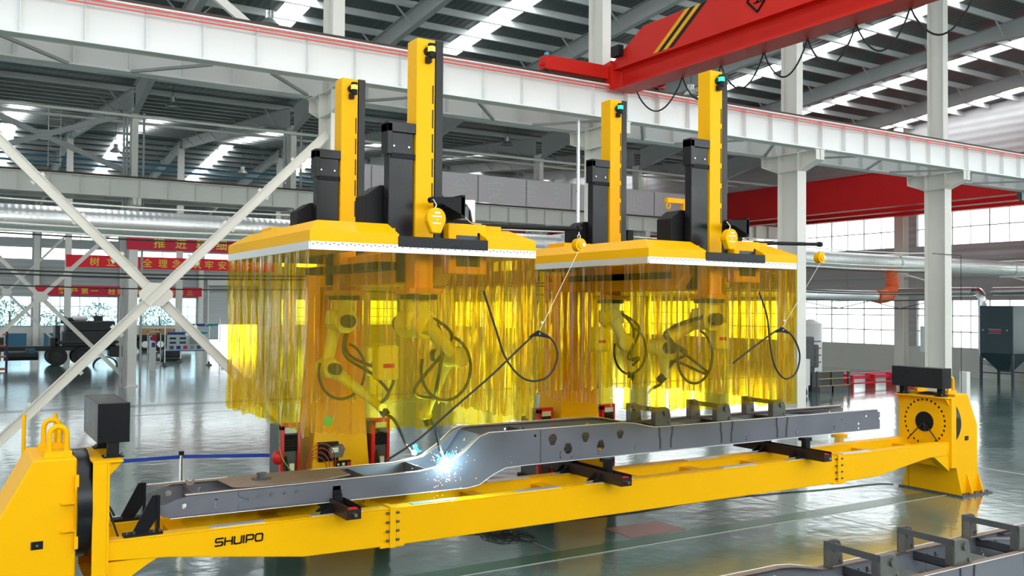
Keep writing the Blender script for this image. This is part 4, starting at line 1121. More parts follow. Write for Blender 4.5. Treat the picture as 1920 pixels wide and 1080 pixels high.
# strip curtains
def curtain(cx, label, gap=None):
    t = thing('strip_curtain', label, 'curtain', (cx, 11.1, 2.1), 'welding curtains')
    x0, x1, y0, y1 = cx-1.43, cx+1.43, 9.46, 12.74
    rl = MB()
    for a, b in (((x0,y0),(x1,y0)), ((x1,y0),(x1,y1)), ((x1,y1),(x0,y1)), ((x0,y1),(x0,y0))):
        rl.bar((*a, 4.155), (*b, 4.155), .035, .09)
    dots = rl; dots.m = 1
    n = 60
    for i in range(n):
        x = x0+(x1-x0)*(i+.5)/n; dots.box(x-.012, x+.012, y0-.019, y0-.0175, 4.165+(.012 if i % 2 else 0), 4.175+(.012 if i % 2 else 0))
    part('hanging_rail', rl, (STN, STEELD), t)
    r = random.Random(int(cx*100))
    def run(ax, ay, bx, by, n, out):
        d = Vector((bx-ax, by-ay, 0)); L_ = d.length; d.normalize(); nrm = Vector((d.y, -d.x, 0))
        pitch = L_/n; w = pitch*1.22
        for i in range(n):
            c = Vector((ax, ay, 0))+d*(pitch*(i+.5))
            if gap and out == 'left' and gap[0] < c.y < gap[1]: continue
            zb = 2.12+r.uniform(-.025, .03); ph = r.uniform(0, 6.28); twist = r.uniform(-.25, .25); sway = r.uniform(-.02, .02); off = (.008 if i % 2 else -.008)
            amp = r.uniform(.006, .016); nu, nv = 8, 26; vs = []
            curl = r.uniform(-.03, .03)
            for j in range(nv+1):
                v = j/nv; z = 4.12+(zb-4.12)*v
                for q in range(nu+1):
                    u = q/nu-.5
                    wob = amp*math.cos(u*6.3+ph)*min(1, v*2+.35) + .012*math.sin(v*9+ph)*v*u*2 + curl*(v**6)*math.cos(u*5+ph) + .006*math.sin(v*23+ph*2)*math.sin(u*9+ph)*v
                    ang = twist*v*v
                    p = c + d*(u*w*math.cos(ang)*(1-.05*v)+sway*v) + nrm*(off+wob+u*w*math.sin(ang))
                    vs.append((p.x, p.y, z + (.012*math.cos(u*7+ph) if j == nv else 0)))
            fs = [(j*(nu+1)+q, j*(nu+1)+q+1, (j+1)*(nu+1)+q+1, (j+1)*(nu+1)+q) for j in range(nv) for q in range(nu)]
            part('pvc_strip', MB().add(vs, fs, True), PVC, t)
    run(x0, y0, x1, y0, 18, 'front'); run(x1, y0, x1, y1, 20, 'right'); run(x1, y1, x0, y1, 18, 'back'); run(x0, y1, x0, y0, 20, 'left')
    return t
curtain(4.75, 'transparent yellow strip curtain around the left welding station')
curtain(9.43, 'transparent yellow strip curtain around the right welding station, parted near its left front corner', (9.98, 10.28))

# robots
def robot(base, P, label, torch=True, seed=1, box=None):
    """base: flange point under the mast; P: shoulder, elbow, wrist, torch tip"""
    b = Vector(base); S, E, W, T = (Vector(p) for p in P)
    t = thing('welding_robot', label, 'robot', b)
    part('base', MB().cyl(b, b-Vector((0,0,.08)), .20, 24).cyl(b-Vector((0,0,.08)), Vector((b.x, b.y, S.z+.12)), .16, 24, .15), ROBO, t)
    ax = (E-S).cross(Vector((0,0,1))); ax = ax.normalized() if ax.length > .01 else Vector((0,1,0))
    part('shoulder', MB().cyl(S-ax*.20, S+ax*.20, .165, 24).box(S.x-.17, S.x+.17, S.y-.15, S.y+.15, S.z-.06, S.z+.15), ROBO, t, .02)
    part('shoulder_motor', MB().cyl(S-ax*.34, S-ax*.20, .09, 18), ROBD, t)
    so = ax*.17
    part('lower_arm', MB().tube([S+so, (S+so).lerp(E+so, .15), (S+so).lerp(E+so, .85), E+so], [.13, .095, .08, .105], 18), ROBO, t)
    part('elbow', MB().cyl(E-ax*.10, E+ax*.27, .125, 22).ball(E, .14), ROBO, t)
    part('elbow_motor', MB().cyl(E-ax*.26, E-ax*.10, .08, 16), ROBD, t)
    part('forearm', MB().tube([E, E.lerp(W, .2), E.lerp(W, .8), W], [.12, .085, .06, .065], 18), ROBO, t)
    part('wrist', MB().ball(W, .075).cyl(W-ax*.07, W+ax*.07, .055, 16), ROBO, t)
    d = (T-W).normalized()
    m1 = W+d*((T-W).length*.35)
    part('torch_clamp', MB().cyl(W+d*.04, W+d*.14, .06, 16), BLKM, t)
    side = d.cross(Vector((0,1,0))).normalized()*.05
    part('torch_neck', MB().tube(bez([W+d*.12, m1+side, T-d*.16], 6), .022, 10), RUB, t)
    part('torch_nozzle', MB().cyl(T-d*.18, T-d*.02, .019, 14, .013), CHR, t)
    r = random.Random(seed)
    for k in range(2):
        mid = S.lerp(W, .5)+Vector((r.uniform(-.35, .35), -.22-.08*k, -.15+r.uniform(-.25, .1)))
        pts = bez([S+Vector((.1, -.16, .1)), E+Vector((r.uniform(-.2, .2), -.2, .22)), mid, W+Vector((.05, -.14, .2)), W+Vector((0, -.03, .06))], 8)
        part('dress_pack', MB().tube(pts, .022, 8), ROBD, t)
    c = E.lerp(S, .4)
    loop = [(c.x+.33*math.cos(a), c.y-.30, c.z-.28+.38*math.sin(a)) for a in [PI*.9+2*PI*.75*i/24 for i in range(25)]]
    part('cable_loop', MB().tube(loop, .02, 8), ROBD, t)
    if box:
        bx = Vector(box); part('wire_feeder', MB().box(bx.x-.13, bx.x+.13, bx.y-.1, bx.y+.1, bx.z-.2, bx.z+.2), ROBO, t, .02)
        part('feeder_label', MB().box(bx.x-.07, bx.x+.07, bx.y-.104, bx.y-.1, bx.z-.06, bx.z-.01), MRED, t)
    part('flange_bolt_ring', MB().ring(b-Vector((0,0,.04)), 'z', .2, .225, .06, 24), ROBD, t)
    return t
robot((4.80, 9.85, 3.66), ((4.78, 9.9, 3.30), (5.28, 10.02, 2.90), (5.18, 10.42, 2.15), (5.505, 10.50, 1.53)), 'front cream robot in the left station, its torch striking the brighter arc', seed=3, box=(4.42, 9.95, 2.85))
robot((4.75, 12.12, 3.66), ((4.70, 12.1, 3.30), (4.55, 12.1, 2.65), (5.05, 11.5, 2.15), (5.40, 11.22, 1.53)), 'rear cream robot in the left station, welding the back rail', seed=5, box=(5.1, 11.9, 2.75))
robot((9.48, 9.85, 3.66), ((9.46, 9.9, 3.36), (8.78, 10.05, 2.95), (8.95, 10.2, 2.55), (8.62, 10.25, 2.25)), 'front cream robot folded to the left in the right station', seed=8, box=(9.9, 10.1, 3.1))
robot((9.43, 12.12, 3.66), ((9.43, 12.1, 3.32), (9.62, 12.0, 2.95), (9.66, 11.85, 2.50), (9.62, 11.8, 2.15)), 'rear cream robot with a hanging arm in the right station', seed=11, box=(9.1, 12.0, 3.0))
# welding arcs and sparks
for (x, y, z), r_, lb, e in (((5.51, 10.50, 1.50), .072, 'brilliant blue white welding arc with its bloom on the front rail', 1500), ((5.42, 11.22, 1.545), .034, 'smaller welding arc with its bloom on the rear rail', 350)):
    solo('welding_arc', MB().ball((x, y, z), r_, 16), ARC, lb, 'welding arc')  # ball enlarged so its shape includes the arc's bloom
    ld = bpy.data.lights.new('arc_light', 'POINT'); ld.energy = e*.015; ld.color = (.45, .85, 1); ld.shadow_soft_size = .04
    lo = bpy.data.objects.new('arc_light', ld); COL.objects.link(lo); lo.location = (x, y-.10, z+.10)
    # flying sparks, then modelled glare rays
sp = MB(); r = random.Random(4)
for i in range(150):
    a = r.uniform(0, 2*PI); q = abs(r.gauss(0, .16))+.05; el_ = r.uniform(-1.1, .9)
    c = Vector((5.50+q*math.cos(a)*math.cos(el_)-.05, 10.46-abs(q*math.sin(a))*.5, 1.46+q*math.sin(el_)*1.1)); d = (c-Vector((5.5, 10.54, 1.46))).normalized()*r.uniform(.003, .012)
    sp.bar(c, c+d, .004, .004)
for i in range(26):
    c = Vector((5.40+r.uniform(-.12, .1), 10.40+r.uniform(-.05, .03), 1.46-r.uniform(.1, .55))); sp.bar(c, c+Vector((.001, 0, .014)), .004, .004)
solo('sparks', sp, SPK, 'small orange sparks flying from the welding arc', 'sparks', kind='stuff')
st = MB()  # glowing bars stand in for the glare halo of the arcs
for i in range(44):
    a = 2*PI*i/44+r.uniform(-.05, .05); L_ = r.uniform(.05, .13)
    c = Vector((5.51, 10.485, 1.50)); d = Vector((math.cos(a), 0, math.sin(a)))
    st.bar(c+d*.05, c+d*L_*1.7, .0028, .0028)
for i in range(16):
    a = .1+PI*.6*i/16; c = Vector((5.42, 11.2, 1.545)); d = Vector((math.cos(a), 0, math.sin(a)))
    st.bar(c+d*.02, c+d*r.uniform(.05, .13), .0025, .0025)
solo('glare_rays', st, mat('arc_glare_cyan', (0, .4, .9), .4, emit=(.0, .42, 1), estr=1.1), 'cyan glowing bars modelling the glare around the arcs', 'sparks', kind='stuff')

# spring balancers, pulleys, torch leads outside the curtains
def balancer(x, z, lb):
    t = thing('spring_balancer', lb, 'balancer', (x, 9.40, z), 'spring balancers on the masts')
    pr = [(x-.055, z-.155), (x+.055, z-.155), (x+.115, z-.02)] + [(x+.118*math.cos(a), z+.02+.118*math.sin(a)) for a in [PI*i/10 for i in range(11)]] + [(x-.115, z-.02)]
    part('body', MB().prism(pr, 'y', 9.34, 9.44), YEL, t, .01)
    part('side_drum', MB().cyl((x, 9.44, z), (x, 9.50, z), .07, 18), YELD, t)
    part('hook', MB().tube(bez([(x-.01, 9.40, z+.13), (x+.02, 9.40, z+.17), (x+.01, 9.42, z+.21), (x, 9.45, z+.245)], 5), .009, 6), CHR, t)
    part('lettering', MB().box(x-.03, x+.04, 9.337, 9.34, z+.07, z+.09).box(x-.07, x+.06, 9.337, 9.34, z+.03, z+.045).box(x-.008, x+.008, 9.337, 9.34, z-.01, z+.005).box(x-.06, x+.05, 9.337, 9.34, z-.05, z-.035), WBOX, t)
balancer(4.77, 4.50, 'yellow spring balancer hanging on the left front mast')
balancer(9.42, 4.50, 'yellow spring balancer hanging on the right front mast')
def pulley(cx, lb):
    x = cx+2.31
    t = thing('cable_pulley', lb, 'pulley', (x, 9.75, 4.28), 'pulleys on the boom tips')
    part('drum', MB().cyl((x, 9.70, 4.33), (x, 9.80, 4.33), .085, 22).cyl((x, 9.68, 4.33), (x, 9.70, 4.33), .05, 16), YEL, t, .006)
    part('hook', MB().tube([(x+.02*math.sin(a), 9.75, 4.44+.03*math.cos(a)) for a in [2*PI*i/10 for i in range(10)]], .007, 6, closed=True).cyl((x, 9.75, 4.46), (x, 9.75, 4.52), .007, 6), CHR, t)
    part('hub', MB().cyl((x+.02, 9.665, 4.33), (x+.02, 9.68, 4.33), .025, 12), CHR, t)
pulley(4.75, 'small yellow pulley at the tip of the left boom')
pulley(9.43, 'small yellow pulley at the tip of the right boom')
def lead(cx, lb, pts, hang, line_top):
    t = thing('torch_lead', lb, 'cable', hang)
    part('lead', MB().tube(bez(pts, 10), .013, 8), RUB, t)
    hx, hy, hz = hang
    part('saddle', MB().prism([(hx-.14, hz-.03), (hx, hz+.05), (hx+.16, hz-.05), (hx, hz-.02)], 'y', hy-.02, hy+.02), BLKM, t)
    part('saddle_pin', MB().cyl((hx, hy-.03, hz+.01), (hx, hy+.03, hz+.01), .014, 10), CHR, t)
    part('suspension_wire', MB().cyl((hx+.01, hy, hz+.04), line_top, .004, 5).ball((hx+.05, hy, hz+.14), .02, 10), CREAM, t)
lead(4.75, 'black torch lead looping outside the right front corner of the left curtain', [(5.40, 9.36, 3.70), (5.56, 9.34, 3.25), (5.68, 9.32, 2.92), (5.86, 9.30, 2.70), (6.07, 9.30, 2.62), (6.30, 9.30, 2.68), (6.42, 9.30, 2.90), (6.35, 9.30, 3.10), (6.15, 9.30, 3.20), (5.95, 9.30, 3.08), (5.5, 9.30, 2.72), (5.0, 9.30, 2.36), (4.55, 9.32, 2.02), (4.2, 9.4, 1.8)], (6.14, 9.30, 3.18), (7.04, 9.72, 4.26))
lead(9.43, 'black torch lead looping outside the right front corner of the right curtain', [(9.98, 9.36, 3.75), (10.12, 9.34, 3.4), (10.16, 9.32, 3.0), (10.24, 9.30, 2.68), (10.45, 9.30, 2.50), (10.68, 9.30, 2.58), (10.76, 9.30, 2.85), (10.6, 9.30, 3.12), (10.36, 9.30, 3.22), (10.1, 9.3, 3.12), (9.6, 9.3, 2.86), (9.4, 9.3, 2.75)], (10.38, 9.30, 3.2), (11.73, 9.72, 4.26))

# welding power sources
def welder(x, y, lb, w=.30):
    t = thing('welding_power_source', lb, 'welding machine', (x, y+.3, 0), 'welding power sources beside the pedestals')
    part('cart', MB().box(x-w/2-.03, x+w/2+.03, y, y+.62, .12, .62).box(x-w/2, x+w/2, y+.02, y+.6, .0, .12), BLKM, t)
    part('cabinet', MB().box(x-w/2+.03, x+w/2-.03, y+.03, y+.60, .62, 1.74), mat('welder_grey', (.06, .065, .07), .45) if 'welder_grey' not in bpy.data.materials else bpy.data.materials['welder_grey'], t)
    part('red_trim', MB().box(x-w/2, x-w/2+.06, y-.01, y+.08, .62, 1.78).box(x+w/2-.05, x+w/2, y-.01, y+.08, .62, 1.70).box(x-w/2, x+w/2, y-.01, y+.08, 1.70, 1.80), MRED, t, .008)
    g = MB()
    for k in range(6): g.prism([(y-.02, 1.40+.04*k), (y+.03, 1.40+.04*k), (y+.03, 1.43+.04*k), (y, 1.43+.04*k)], 'x', x-w/2+.06, x+w/2-.05)
    part('grille', g, BLK, t)
    part('display', MB().box(x-w/2+.06, x+w/2-.06, y-.02, y, 1.66, 1.74), BOARDW, t)
    part('coolant_bottle', MB().box(x-.02, x+.05, y-.03, y+.03, 1.02, 1.22).cyl((x+.015, y, .98), (x+.015, y, 1.02), .015, 8), WBOX, t)
    part('cable_set', MB().tube(bez([(x-.06, y, 1.33), (x-.05, y-.06, 1.15), (x+.02, y-.05, .98), (x+.1, y, .9)], 5), .014, 6).tube(bez([(x-.08, y, 1.3), (x-.09, y-.05, 1.1), (x-.06, y-.05, .9)], 5), .014, 6), RUB, t)
for x, y, lb in ((4.32, 13.05, 'red and black welding machine left of the left pedestal'), (5.72, 13.02, 'red and black welding machine right of the left pedestal'),
                 (8.78, 13.05, 'red and black welding machine left of the right pedestal'), (10.12, 13.05, 'red and black welding machine right of the right pedestal')):
    welder(x, y, lb)
solo('cloth_bag', MB().ball((4.12, 13.0, 1.33), .09, 12, (1, .8, 1.2)), MRED, 'small red cloth bag tied to the barrier end', 'bag')
solo('welding_cloth', MB().prism([(4.52, 1.98), (4.64, 1.96), (4.62, 1.84), (4.50, 1.86)], 'y', 12.2, 12.21), LBLUE, 'light blue cloth hanging under the left curtain', 'cloth')

# barrier
t = thing('belt_barrier', 'steel post with a blue retractable belt behind the chassis', 'barrier', (3.43, 16, 0))
part('post', MB().cyl((3.43, 16, .03), (3.43, 16, 1.0), .035, 16), CHR, t)
part('foot', MB().cyl((3.43, 16, 0), (3.43, 16, .03), .17, 24), CHR, t)
part('head', MB().cyl((3.43, 16, 1.0), (3.43, 16, 1.06), .045, 16), BLKM, t)
part('belt', MB().box(1.6, 3.40, 15.995, 16.0, .94, 1.0).add([(3.46, 16, .94), (5.0, 15.2, .96), (5.0, 15.2, 1.02), (3.46, 16, 1.0)], [(0,1,2,3)]), BLUE, t)

# floor clutter
r = random.Random(9)
pts = []
for i in range(70):
    a = i*.55; q = .16+.20*abs(math.sin(i*.23)); pts.append((7.35+.9*q*math.cos(a)+.002*i, 12.15+q*math.sin(a)-(.9*q if 20 < i < 26 or 44 < i < 50 else 0), .012+.01*(i % 5)))
pts = [(6.2, 12.6, .01), (6.5, 12.5, .01), (6.9, 12.5, .01)] + pts
solo('cable_coil', MB().tube(bez(pts, 4), .009, 5), RUB, 'tangled black cable lying under the turning frame', 'cable')
pts = bez([(8.6, 12.5, .01), (10.2, 12.35, .01), (11.8, 12.5, .01), (13.37, 12.3, .01), (14.73, 12.06, .01), (16.03, 11.93, .01), (16.36, 11.75, .01)], 8)
solo('floor_cable', MB().tube(pts, .009, 6), RUB, 'black cable running along the floor to the tailstock', 'cable')
solo('floor_block', MB().box(3.25, 3.42, 11.15, 11.32, 0, .08), STEELD, 'small dark block on the floor under the left of the frame', 'block')

# ------------------------------------------------------------------ things in the background
# black truck under assembly
t = thing('truck', 'black truck chassis with two rear axles standing in the far bay', 'truck', (5.5, 58.7, 0))
part('frame_rail', MB().box(1.0, 9.0, 58.3, 58.45, .85, 1.1).box(1.0, 9.0, 59.1, 59.25, .85, 1.1).box(1.0, 9.0, 58.45, 59.1, .9, .95), TRUCK, t)
part('engine_block', MB().box(5.9, 8.65, 58.0, 59.6, 1.1, 1.95).box(6.0, 8.6, 58.1, 59.5, 1.95, 2.55).box(6.1, 7.0, 58.3, 59.3, 2.55, 2.75), TRUCK, t, .05)
part('cabin_floor', MB().box(5.5, 8.8, 57.9, 59.7, 1.25, 1.4).box(5.45, 5.7, 58.2, 59.4, 1.1, 2.3).box(5.2, 5.6, 58.2, 59.3, 1.1, 1.6), TRUCK, t, .03)
part('air_intake', MB().cyl((7.75, 58.6, 2.5), (7.75, 58.6, 2.85), .25, 16).cyl((5.9, 58.6, 2.4), (5.9, 58.6, 2.8), .15, 12), TRUCK, t)
part('white_wrap', MB().ball((6.7, 58.5, 2.68), .5, 14, (1, .6, .35)), WBOX, t)
part('fuel_tank', MB().cyl((2.9, 58.1, .62), (4.6, 58.1, .62), .27, 18).box(2.2, 2.75, 57.95, 58.3, .35, .85), TRUCK, t)
part('blue_tank', MB().box(3.95, 4.4, 57.85, 58.2, .75, 1.0), BLUB, t)
part('tail_lamp', MB().box(8.9, 9.0, 58.1, 58.3, .75, .95), ORNG, t)
part('bumper', MB().box(8.3, 9.1, 57.95, 58.9, .45, 1.1), TRUCK, t, .05)
for x in (5.55, 6.85):
    for y in (57.95, 59.2):
        w = part('wheel', MB().cyl((x, y, .53), (x, y+.42, .53), .53, 28), RUB, t, .06)
        part('rim', MB().cyl((x, y-.012, .53), (x, y, .53), .28, 20).cyl((x, y-.06, .53), (x, y-.012, .53), .12, 14), TRUCK, w)
t = thing('mudguard', 'black curved mudguard standing on the floor beside the truck', 'mudguard', (8.0, 57.4, 0))
ar = [(7.35+.65*(1-math.cos(a*PI/12)), .50*math.sin(a*PI/12)+.02) for a in range(13)]
part('arch', MB().prism(ar+[(x_*1.0+(.04 if x_ < 8 else -.04), z_-.05) for x_, z_ in reversed(ar)], 'y', 57.2, 57.7), TRUCK, t)
# second truck behind
t = thing('parked_trailer', 'dark trailer with wooden crates on it near the back wall', 'trailer', (14, 74, 0))
part('bed', MB().box(12.2, 16.5, 73, 75, 1.05, 1.25), TRUCK, t)
for i, x in enumerate((12.9, 14.0)):
    w = part('wheel', MB().cyl((x, 73, .55), (x, 73.4, .55), .55, 24), RUB, t, .06)
    part('rim', MB().cyl((x, 72.98, .55), (x, 73, .55), .25, 18), GALV, w)
part('axle_box', MB().box(12.2, 16.4, 73.6, 74.6, .5, 1.05), TRUCK, t)
for i, x in enumerate((12.6, 13.9, 15.1)):
    c = MB()
    for k in range(4): c.box(x, x+1.15, 73.1, 73.14, 1.27+.12*k, 1.35+.12*k)
    c.box(x, x+.08, 73.1, 74.1, 1.25, 1.72).box(x+1.07, x+1.15, 73.1, 74.1, 1.25, 1.72).box(x, x+1.15, 74.06, 74.1, 1.25, 1.72)
    solo('wooden_crate', c, WOOD, 'open wooden crate on the trailer, %s of the three' % ('leftmost', 'middle', 'rightmost')[i], 'crate', 'crates on the trailer')
# information boards
def board(x0, x1, y, z0, z1, lb, pics=True):
    t = thing('information_board', lb, 'board', ((x0+x1)/2, y, 0))
    for x in (x0-.1, x1+.1):
        part('post', MB().cyl((x, y, .05), (x, y, z1+.35), .03, 10), GALV, t)
        part('post_foot', MB().cyl((x, y, 0), (x, y, .06), .18, 16).cyl((x, y, .06), (x, y, .2), .07, 10), STEELD, t)
    part('panel', MB().box(x0, x1, y-.02, y+.02, z0, z1), BOARDW, t)
    part('header', MB().box(x0, x0+(x1-x0)*.62, y-.03, y-.02, z1-.15, z1), BOARDB, t)
    part('header', MB().prism([(x0+(x1-x0)*.60, z1-.15), (x0+(x1-x0)*.70, z1), (x1, z1), (x1, z1-.1), (x0+(x1-x0)*.75, z1-.17)], 'y', y-.031, y-.021), BOARDC, t)
    part('footer', MB().box(x0, x1, y-.03, y-.02, z0, z0+.05), BOARDB, t)
    if pics:
        for r_ in range(2):
            for c_ in range(2): part('picture', MB().box(x0+.15+.55*c_, x0+.5+.55*c_, y-.03, y-.02, z1-.42-.25*r_, z1-.30-.25*r_), TRUCK, t)
        for c_ in range(5): part('picture', MB().box(x0+.15+.38*c_, x0+.38+.38*c_, y-.03, y-.02, z0+.12, z0+.32), (SCRN, BOARDB, MRED, GREYB, STEELD)[c_], t)
        part('text_block', MB().box(x0+1.25, x1-.2, y-.03, y-.02, z0+.4, z1-.3), GREYB, t)
board(10.97, 13.25, 55.4, .84, 1.95, 'blue and white information board on two posts near the middle row')
board(12.7, 14.9, 59.5, 1.35, 2.35, 'second information board, behind and above the first', False)
t = thing('notice_stand', 'white framed stand with red tags left of the information boards', 'stand', (10.4, 55.9, 0))
part('frame', MB().box(10.0, 10.06, 55.9, 55.95, 0, 2.0).box(10.7, 10.76, 55.9, 55.95, 0, 2.0).box(10.0, 10.76, 55.9, 55.95, 1.94, 2.0).box(10.0, 10.76, 55.9, 55.95, .2, .26), WHT, t)
for z in (.6, 1.1, 1.6): part('tag', MB().box(10.25, 10.5, 55.88, 55.9, z-.15, z+.15), BAN, t)
for x, y, lb in ((11.35, 62.0, 'white kiosk post with a blue label, the farther of two'), (9.6, 52.0, 'white kiosk post with a blue label beside the middle row column')):
    t = thing('label_post', lb, 'post', (x, y, 0))
    part('post', MB().box(x-.13, x+.13, y-.1, y+.1, 0, 1.55), WBOX, t); part('label', MB().box(x-.1, x+.1, y-.11, y-.1, 1.25, 1.5), BOARDB, t)
solo('folded_lift', MB().box(11.6, 12.9, 61, 62.2, .0, .18).box(11.9, 13.0, 61.2, 62, .18, .62), TRUCK, 'low black machine on the floor behind the kiosk post', 'machine', bev=.04)
# blue crates by the wall and rack
for i, (x0, x1) in enumerate(((4.7, 6.1), (7.5, 8.7), (0.6, 2.0))):
    solo('blue_cabinet', MB().box(x0, x1, 88.6, 89.6, .0, .95).box(x0-.02, x1+.02, 88.58, 89.62, .95, 1.0), BLUB, 'low blue cabinet at the back wall, %s' % ('left of the truck', 'behind the truck', 'at the far left')[i], 'cabinet', 'blue cabinets at the back wall')
t = thing('storage_rack', 'blue post rack with orange shelves at the left edge', 'rack', (2.2, 54.6, 0))
for x in (1.5, 2.85):
    for y in (54.3, 55.0): part('post', MB().box(x-.04, x+.04, y-.04, y+.04, 0, 2.05), DKBLU, t)
for z in (.12, .76, 1.34, 1.93): part('shelf', MB().box(1.5, 2.85, 54.26, 55.04, z-.04, z+.04), SHELF, t)
solo('stored_part', MB().box(1.7, 2.7, 54.4, 54.9, 1.39, 1.75), TRUCK, 'dark part lying on the second shelf of the blue rack', 'part')
# dust collector
t = thing('dust_collector', 'dark slate dust collector cabinet on legs near the end wall', 'dust collector', (44.1, 25.5, 0))
x0, x1, y0, y1 = 43.3, 44.9, 24.62, 26.28
part('cabinet', MB().box(x0, x1, y0, y1, 1.45, 3.78), DGRN, t, .03)
hp = MB(); hp.add([(x0,y0,1.45),(x1,y0,1.45),(x1,y1,1.45),(x0,y1,1.45),(x0+.6,y0+.55,.62),(x1-.6,y0+.55,.62),(x1-.6,y1-.55,.62),(x0+.6,y1-.55,.62)], [(0,1,2,3),(4,5,6,7),(0,4,5,1),(1,5,6,2),(2,6,7,3),(3,7,4,0)])
part('hopper', hp, DGRN, t); part('inlet', MB().cyl((44, 25.6, .98), (44, 25.9, .98), .2, 16), DGRN, t)
for x in (x0+.05, x1-.05):
    for y in (y0+.05, y1-.05): part('leg', MB().box(x-.05, x+.05, y-.05, y+.05, 0, 1.45), DGRN, t)
for x in (x0+.05, x1-.05): part('cross_bar', MB().box(x-.03, x+.03, y0+.05, y1-.05, .5, .55), DGRN, t)
part('side_lever', MB().box(x0+.2, x0+.3, y1, y1+.14, 3.2, 3.26).box(x0+.2, x0+.3, y1, y1+.1, 2.95, 3.1), DGRN, t)
part('label', MB().box(x0-.01, x0, 25.2, 25.85, 2.62, 2.66), BOARDC, t, label='cyan line of the label')
part('label', MB().box(x0-.01, x0, 25.2, 25.78, 2.50, 2.59), MRED, t, label='red lettering of the label')
part('label', MB().box(x0-.01, x0, 25.2, 25.85, 2.43, 2.455), BOARDC, t)
for y in (24.9, 26.1): part('knob', MB().cyl((x0-.03, y, 2.6), (x0, y, 2.6), .04, 12), GREYB, t)
# light truss in front of the end wall
t = thing('pipe_truss', 'slender dark truss in front of the end wall windows', 'truss', (44.3, 34, 3.6))
tm = MB().bar((44.3, 40, 3.62), (44.3, 29.3, 3.62), .06, .06).bar((44.3, 40, 4.0), (44.3, 29.3, 4.1), .03, .03)
part('chord', tm, STEELD, t)
ys = [38.2, 35.4, 33.3, 31.4, 29.4]
for i, (a, b) in enumerate(zip(ys[:-1], ys[1:])): part('diagonal', MB().bar((44.3, a, 4.05 if i % 2 == 0 else 3.62), (44.3, b, 3.62 if i % 2 == 0 else 4.05), .04, .04), STEELD, t)
for y in (39.9, 29.35): part('post', MB().box(44.27, 44.33, y-.03, y+.03, 0, 4.1), STEELD, t)
solo('hanging_board', MB().box(43.95, 43.98, 29.55, 29.95, 1.35, 2.7), BOARDW, 'blue and white notice hanging beside the column behind the tailstock', 'notice')
solo('conduit', MB().cyl((44, 29.72, 0), (44, 29.72, 5.5), .025, 8), RUB, 'thin black conduit rising past the hanging notice', 'conduit')
solo('conduit', MB().cyl((28.55, 17.96, 3.2), (28.55, 17.96, 5.35), .012, 6).cyl((27.0, 17.96, 5.35), (28.55, 17.96, 5.35), .012, 6).cyl((28.55, 17.96, 0), (28.55, 17.96, 3.2), .012, 6), RUB, 'thin black conduit on the column behind the tailstock', 'conduit')
solo('wall_box', MB().box(28.75, 28.95, 17.9, 18.15, 0.6, 1.5), WBOX, 'small white box at the foot of the column behind the tailstock', 'box')
# machinery right of the right curtain
t = thing('ribbed_cover', 'dark ribbed guard standing right of the right curtain', 'machine', (31.6, 27, 0))
mb = MB()
mb.box(31.2, 32.2, 27.0, 27.5, 1.0, 2.35).box(32.2, 32.5, 27.0, 27.5, 1.0, 2.0)
part('guard', mb, HOSE, t, .05)
for z in (1.25, 1.55, 1.85, 2.15): part('rib', MB().box(31.15, 32.55, 26.95, 27.0, z-.03, z+.02), STEELD, t)
part('stand', MB().box(31.5, 32.3, 27.1, 27.5, 0, 1.0), STEELD, t)
solo('white_cabinet', MB().box(30.4, 30.95, 26.2, 26.6, .35, 1.45).box(30.45, 30.9, 26.25, 26.55, 0, .35), WBOX, 'narrow white cabinet at the right edge of the right curtain', 'cabinet')
t = thing('box_frame', 'dark open box frame with yellow edged shelves', 'frame', (32.6, 26.6, 0))
for x in (31.6, 32.5, 33.6): part('post', MB().box(x-.05, x+.05, 26.3, 26.4, 0, .9), STEELD, t)
for z in (.28, .58, .88): part('shelf_edge', MB().box(31.6, 33.6, 26.28, 26.3, z-.015, z+.015), mat('dull_yellow', (.55, .4, .08), .5) if 'dull_yellow' not in bpy.data.materials else bpy.data.materials['dull_yellow'], t)
part('back_panel', MB().box(31.6, 33.6, 26.6, 26.65, 0, .85).box(31.6, 33.6, 26.3, 26.6, .0, .25), HOSE, t)
solo('hose_bundle', MB().tube(bez([(29.5, 25.6, .02), (29.6, 25.5, .5), (29.75, 25.5, .3), (29.7, 25.6, .62), (29.9, 25.5, .2), (29.85, 25.5, .05)], 6), .05, 8), DGRN, 'green and blue hose bundle beside the white cabinet', 'hose')
t = thing('red_beam_stack', 'long red steel beams lying on stands near the end wall', 'beam', (36.5, 27, 0))
for z, y, h in ((.22, 26.8, .06), (.42, 27.0, .14), (.62, 27.2, .05)):
    part('beam', MB().box(33.9, 41.5, y, y+.12, z, z+h), mat('magenta_red', (.62, .01, .05), .4) if 'magenta_red' not in bpy.data.materials else bpy.data.materials['magenta_red'], t)
for x in (34.5, 36, 37.5, 39, 40.5): part('stand', MB().box(x-.04, x+.04, 26.8, 27.3, 0, .62), MRED, t)
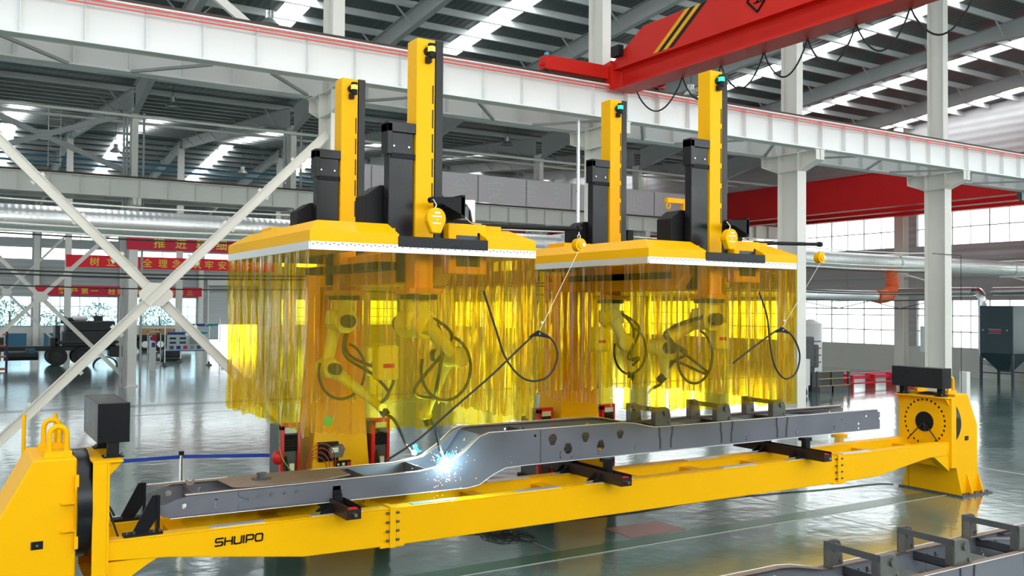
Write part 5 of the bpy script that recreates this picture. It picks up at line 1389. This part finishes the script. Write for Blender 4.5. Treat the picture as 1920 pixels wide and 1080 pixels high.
solo('white_tank', MB().cyl((40.2, 34.0, 0), (40.2, 34.0, 2.75), .6, 24).cyl((40.2, 34.0, 2.75), (40.2, 34.0, 3.0), .62, 24, .15), WBOX, 'white tank with a conical lid right of the right curtain', 'tank')
solo('wrapped_coils', MB().cyl((20.3, 17.0, .0), (20.3, 17.0, .35), .33, 24).cyl((20.3, 17.0, .35), (20.3, 17.0, .38), .22, 20), WBOX, 'white wrapped coil on the floor behind the chassis end', 'coil')
solo('yellow_bollard', MB().cyl((21.4, 17.1, 0), (21.4, 17.1, .45), .13, 18).cyl((21.4, 17.1, 0), (21.4, 17.1, .04), .22, 18), YEL, 'short yellow bollard behind the chassis end', 'bollard')
solo('wall_hoist', MB().box(35.3, 36.1, 19.3, 19.8, 7.75, 8.1).cyl((34.9, 19.55, 7.95), (35.4, 19.55, 7.95), .14, 14), DGRN, 'dark hoist motor under the near runway at the right edge', 'hoist')
# trees outside the back wall
def tree(x, y, h, seed, lb):
    r = random.Random(seed)
    t = thing('tree', lb, 'tree', (x, y, 0), 'trees outside the back wall')
    part('trunk', MB().tube([(x, y, 0), (x+.1, y, h*.4), (x, y, h*.75)], [.16, .12, .06], 8), BARK, t)
    mb = MB()
    for i in range(230):
        a = r.uniform(0, 2*PI); u = r.random()**.5; zz = r.uniform(.28, 1)*h; q = u*1.9*math.sin(PI*min(1, max(.05, (zz/h-.2)/.85)))**.6
        c = Vector((x+q*math.cos(a), y+q*math.sin(a)*.6, zz)); n1 = Vector((r.gauss(0,1), r.gauss(0,1), r.gauss(0,1))).normalized(); n2 = n1.orthogonal().normalized()
        s_ = r.uniform(.09, .2); mb.add([c-n1*s_, c-n2*s_*.5, c+n1*s_, c+n2*s_*.5], [(0,1,2,3)])
    part('leaves', mb, LEAF, t, kind='stuff')
for i, x in enumerate((1.5, 5.3, 9.4, 12.6, 16.3, 19.0)):
    tree(x, 97+(i % 3)*1.5, (3.3, 3.8, 3.0, 3.7, 4.0, 3.2)[i], 20+i, 'leafy tree seen through the back wall windows, %s from the left' % ('first', 'second', 'third', 'fourth', 'fifth', 'sixth')[i])
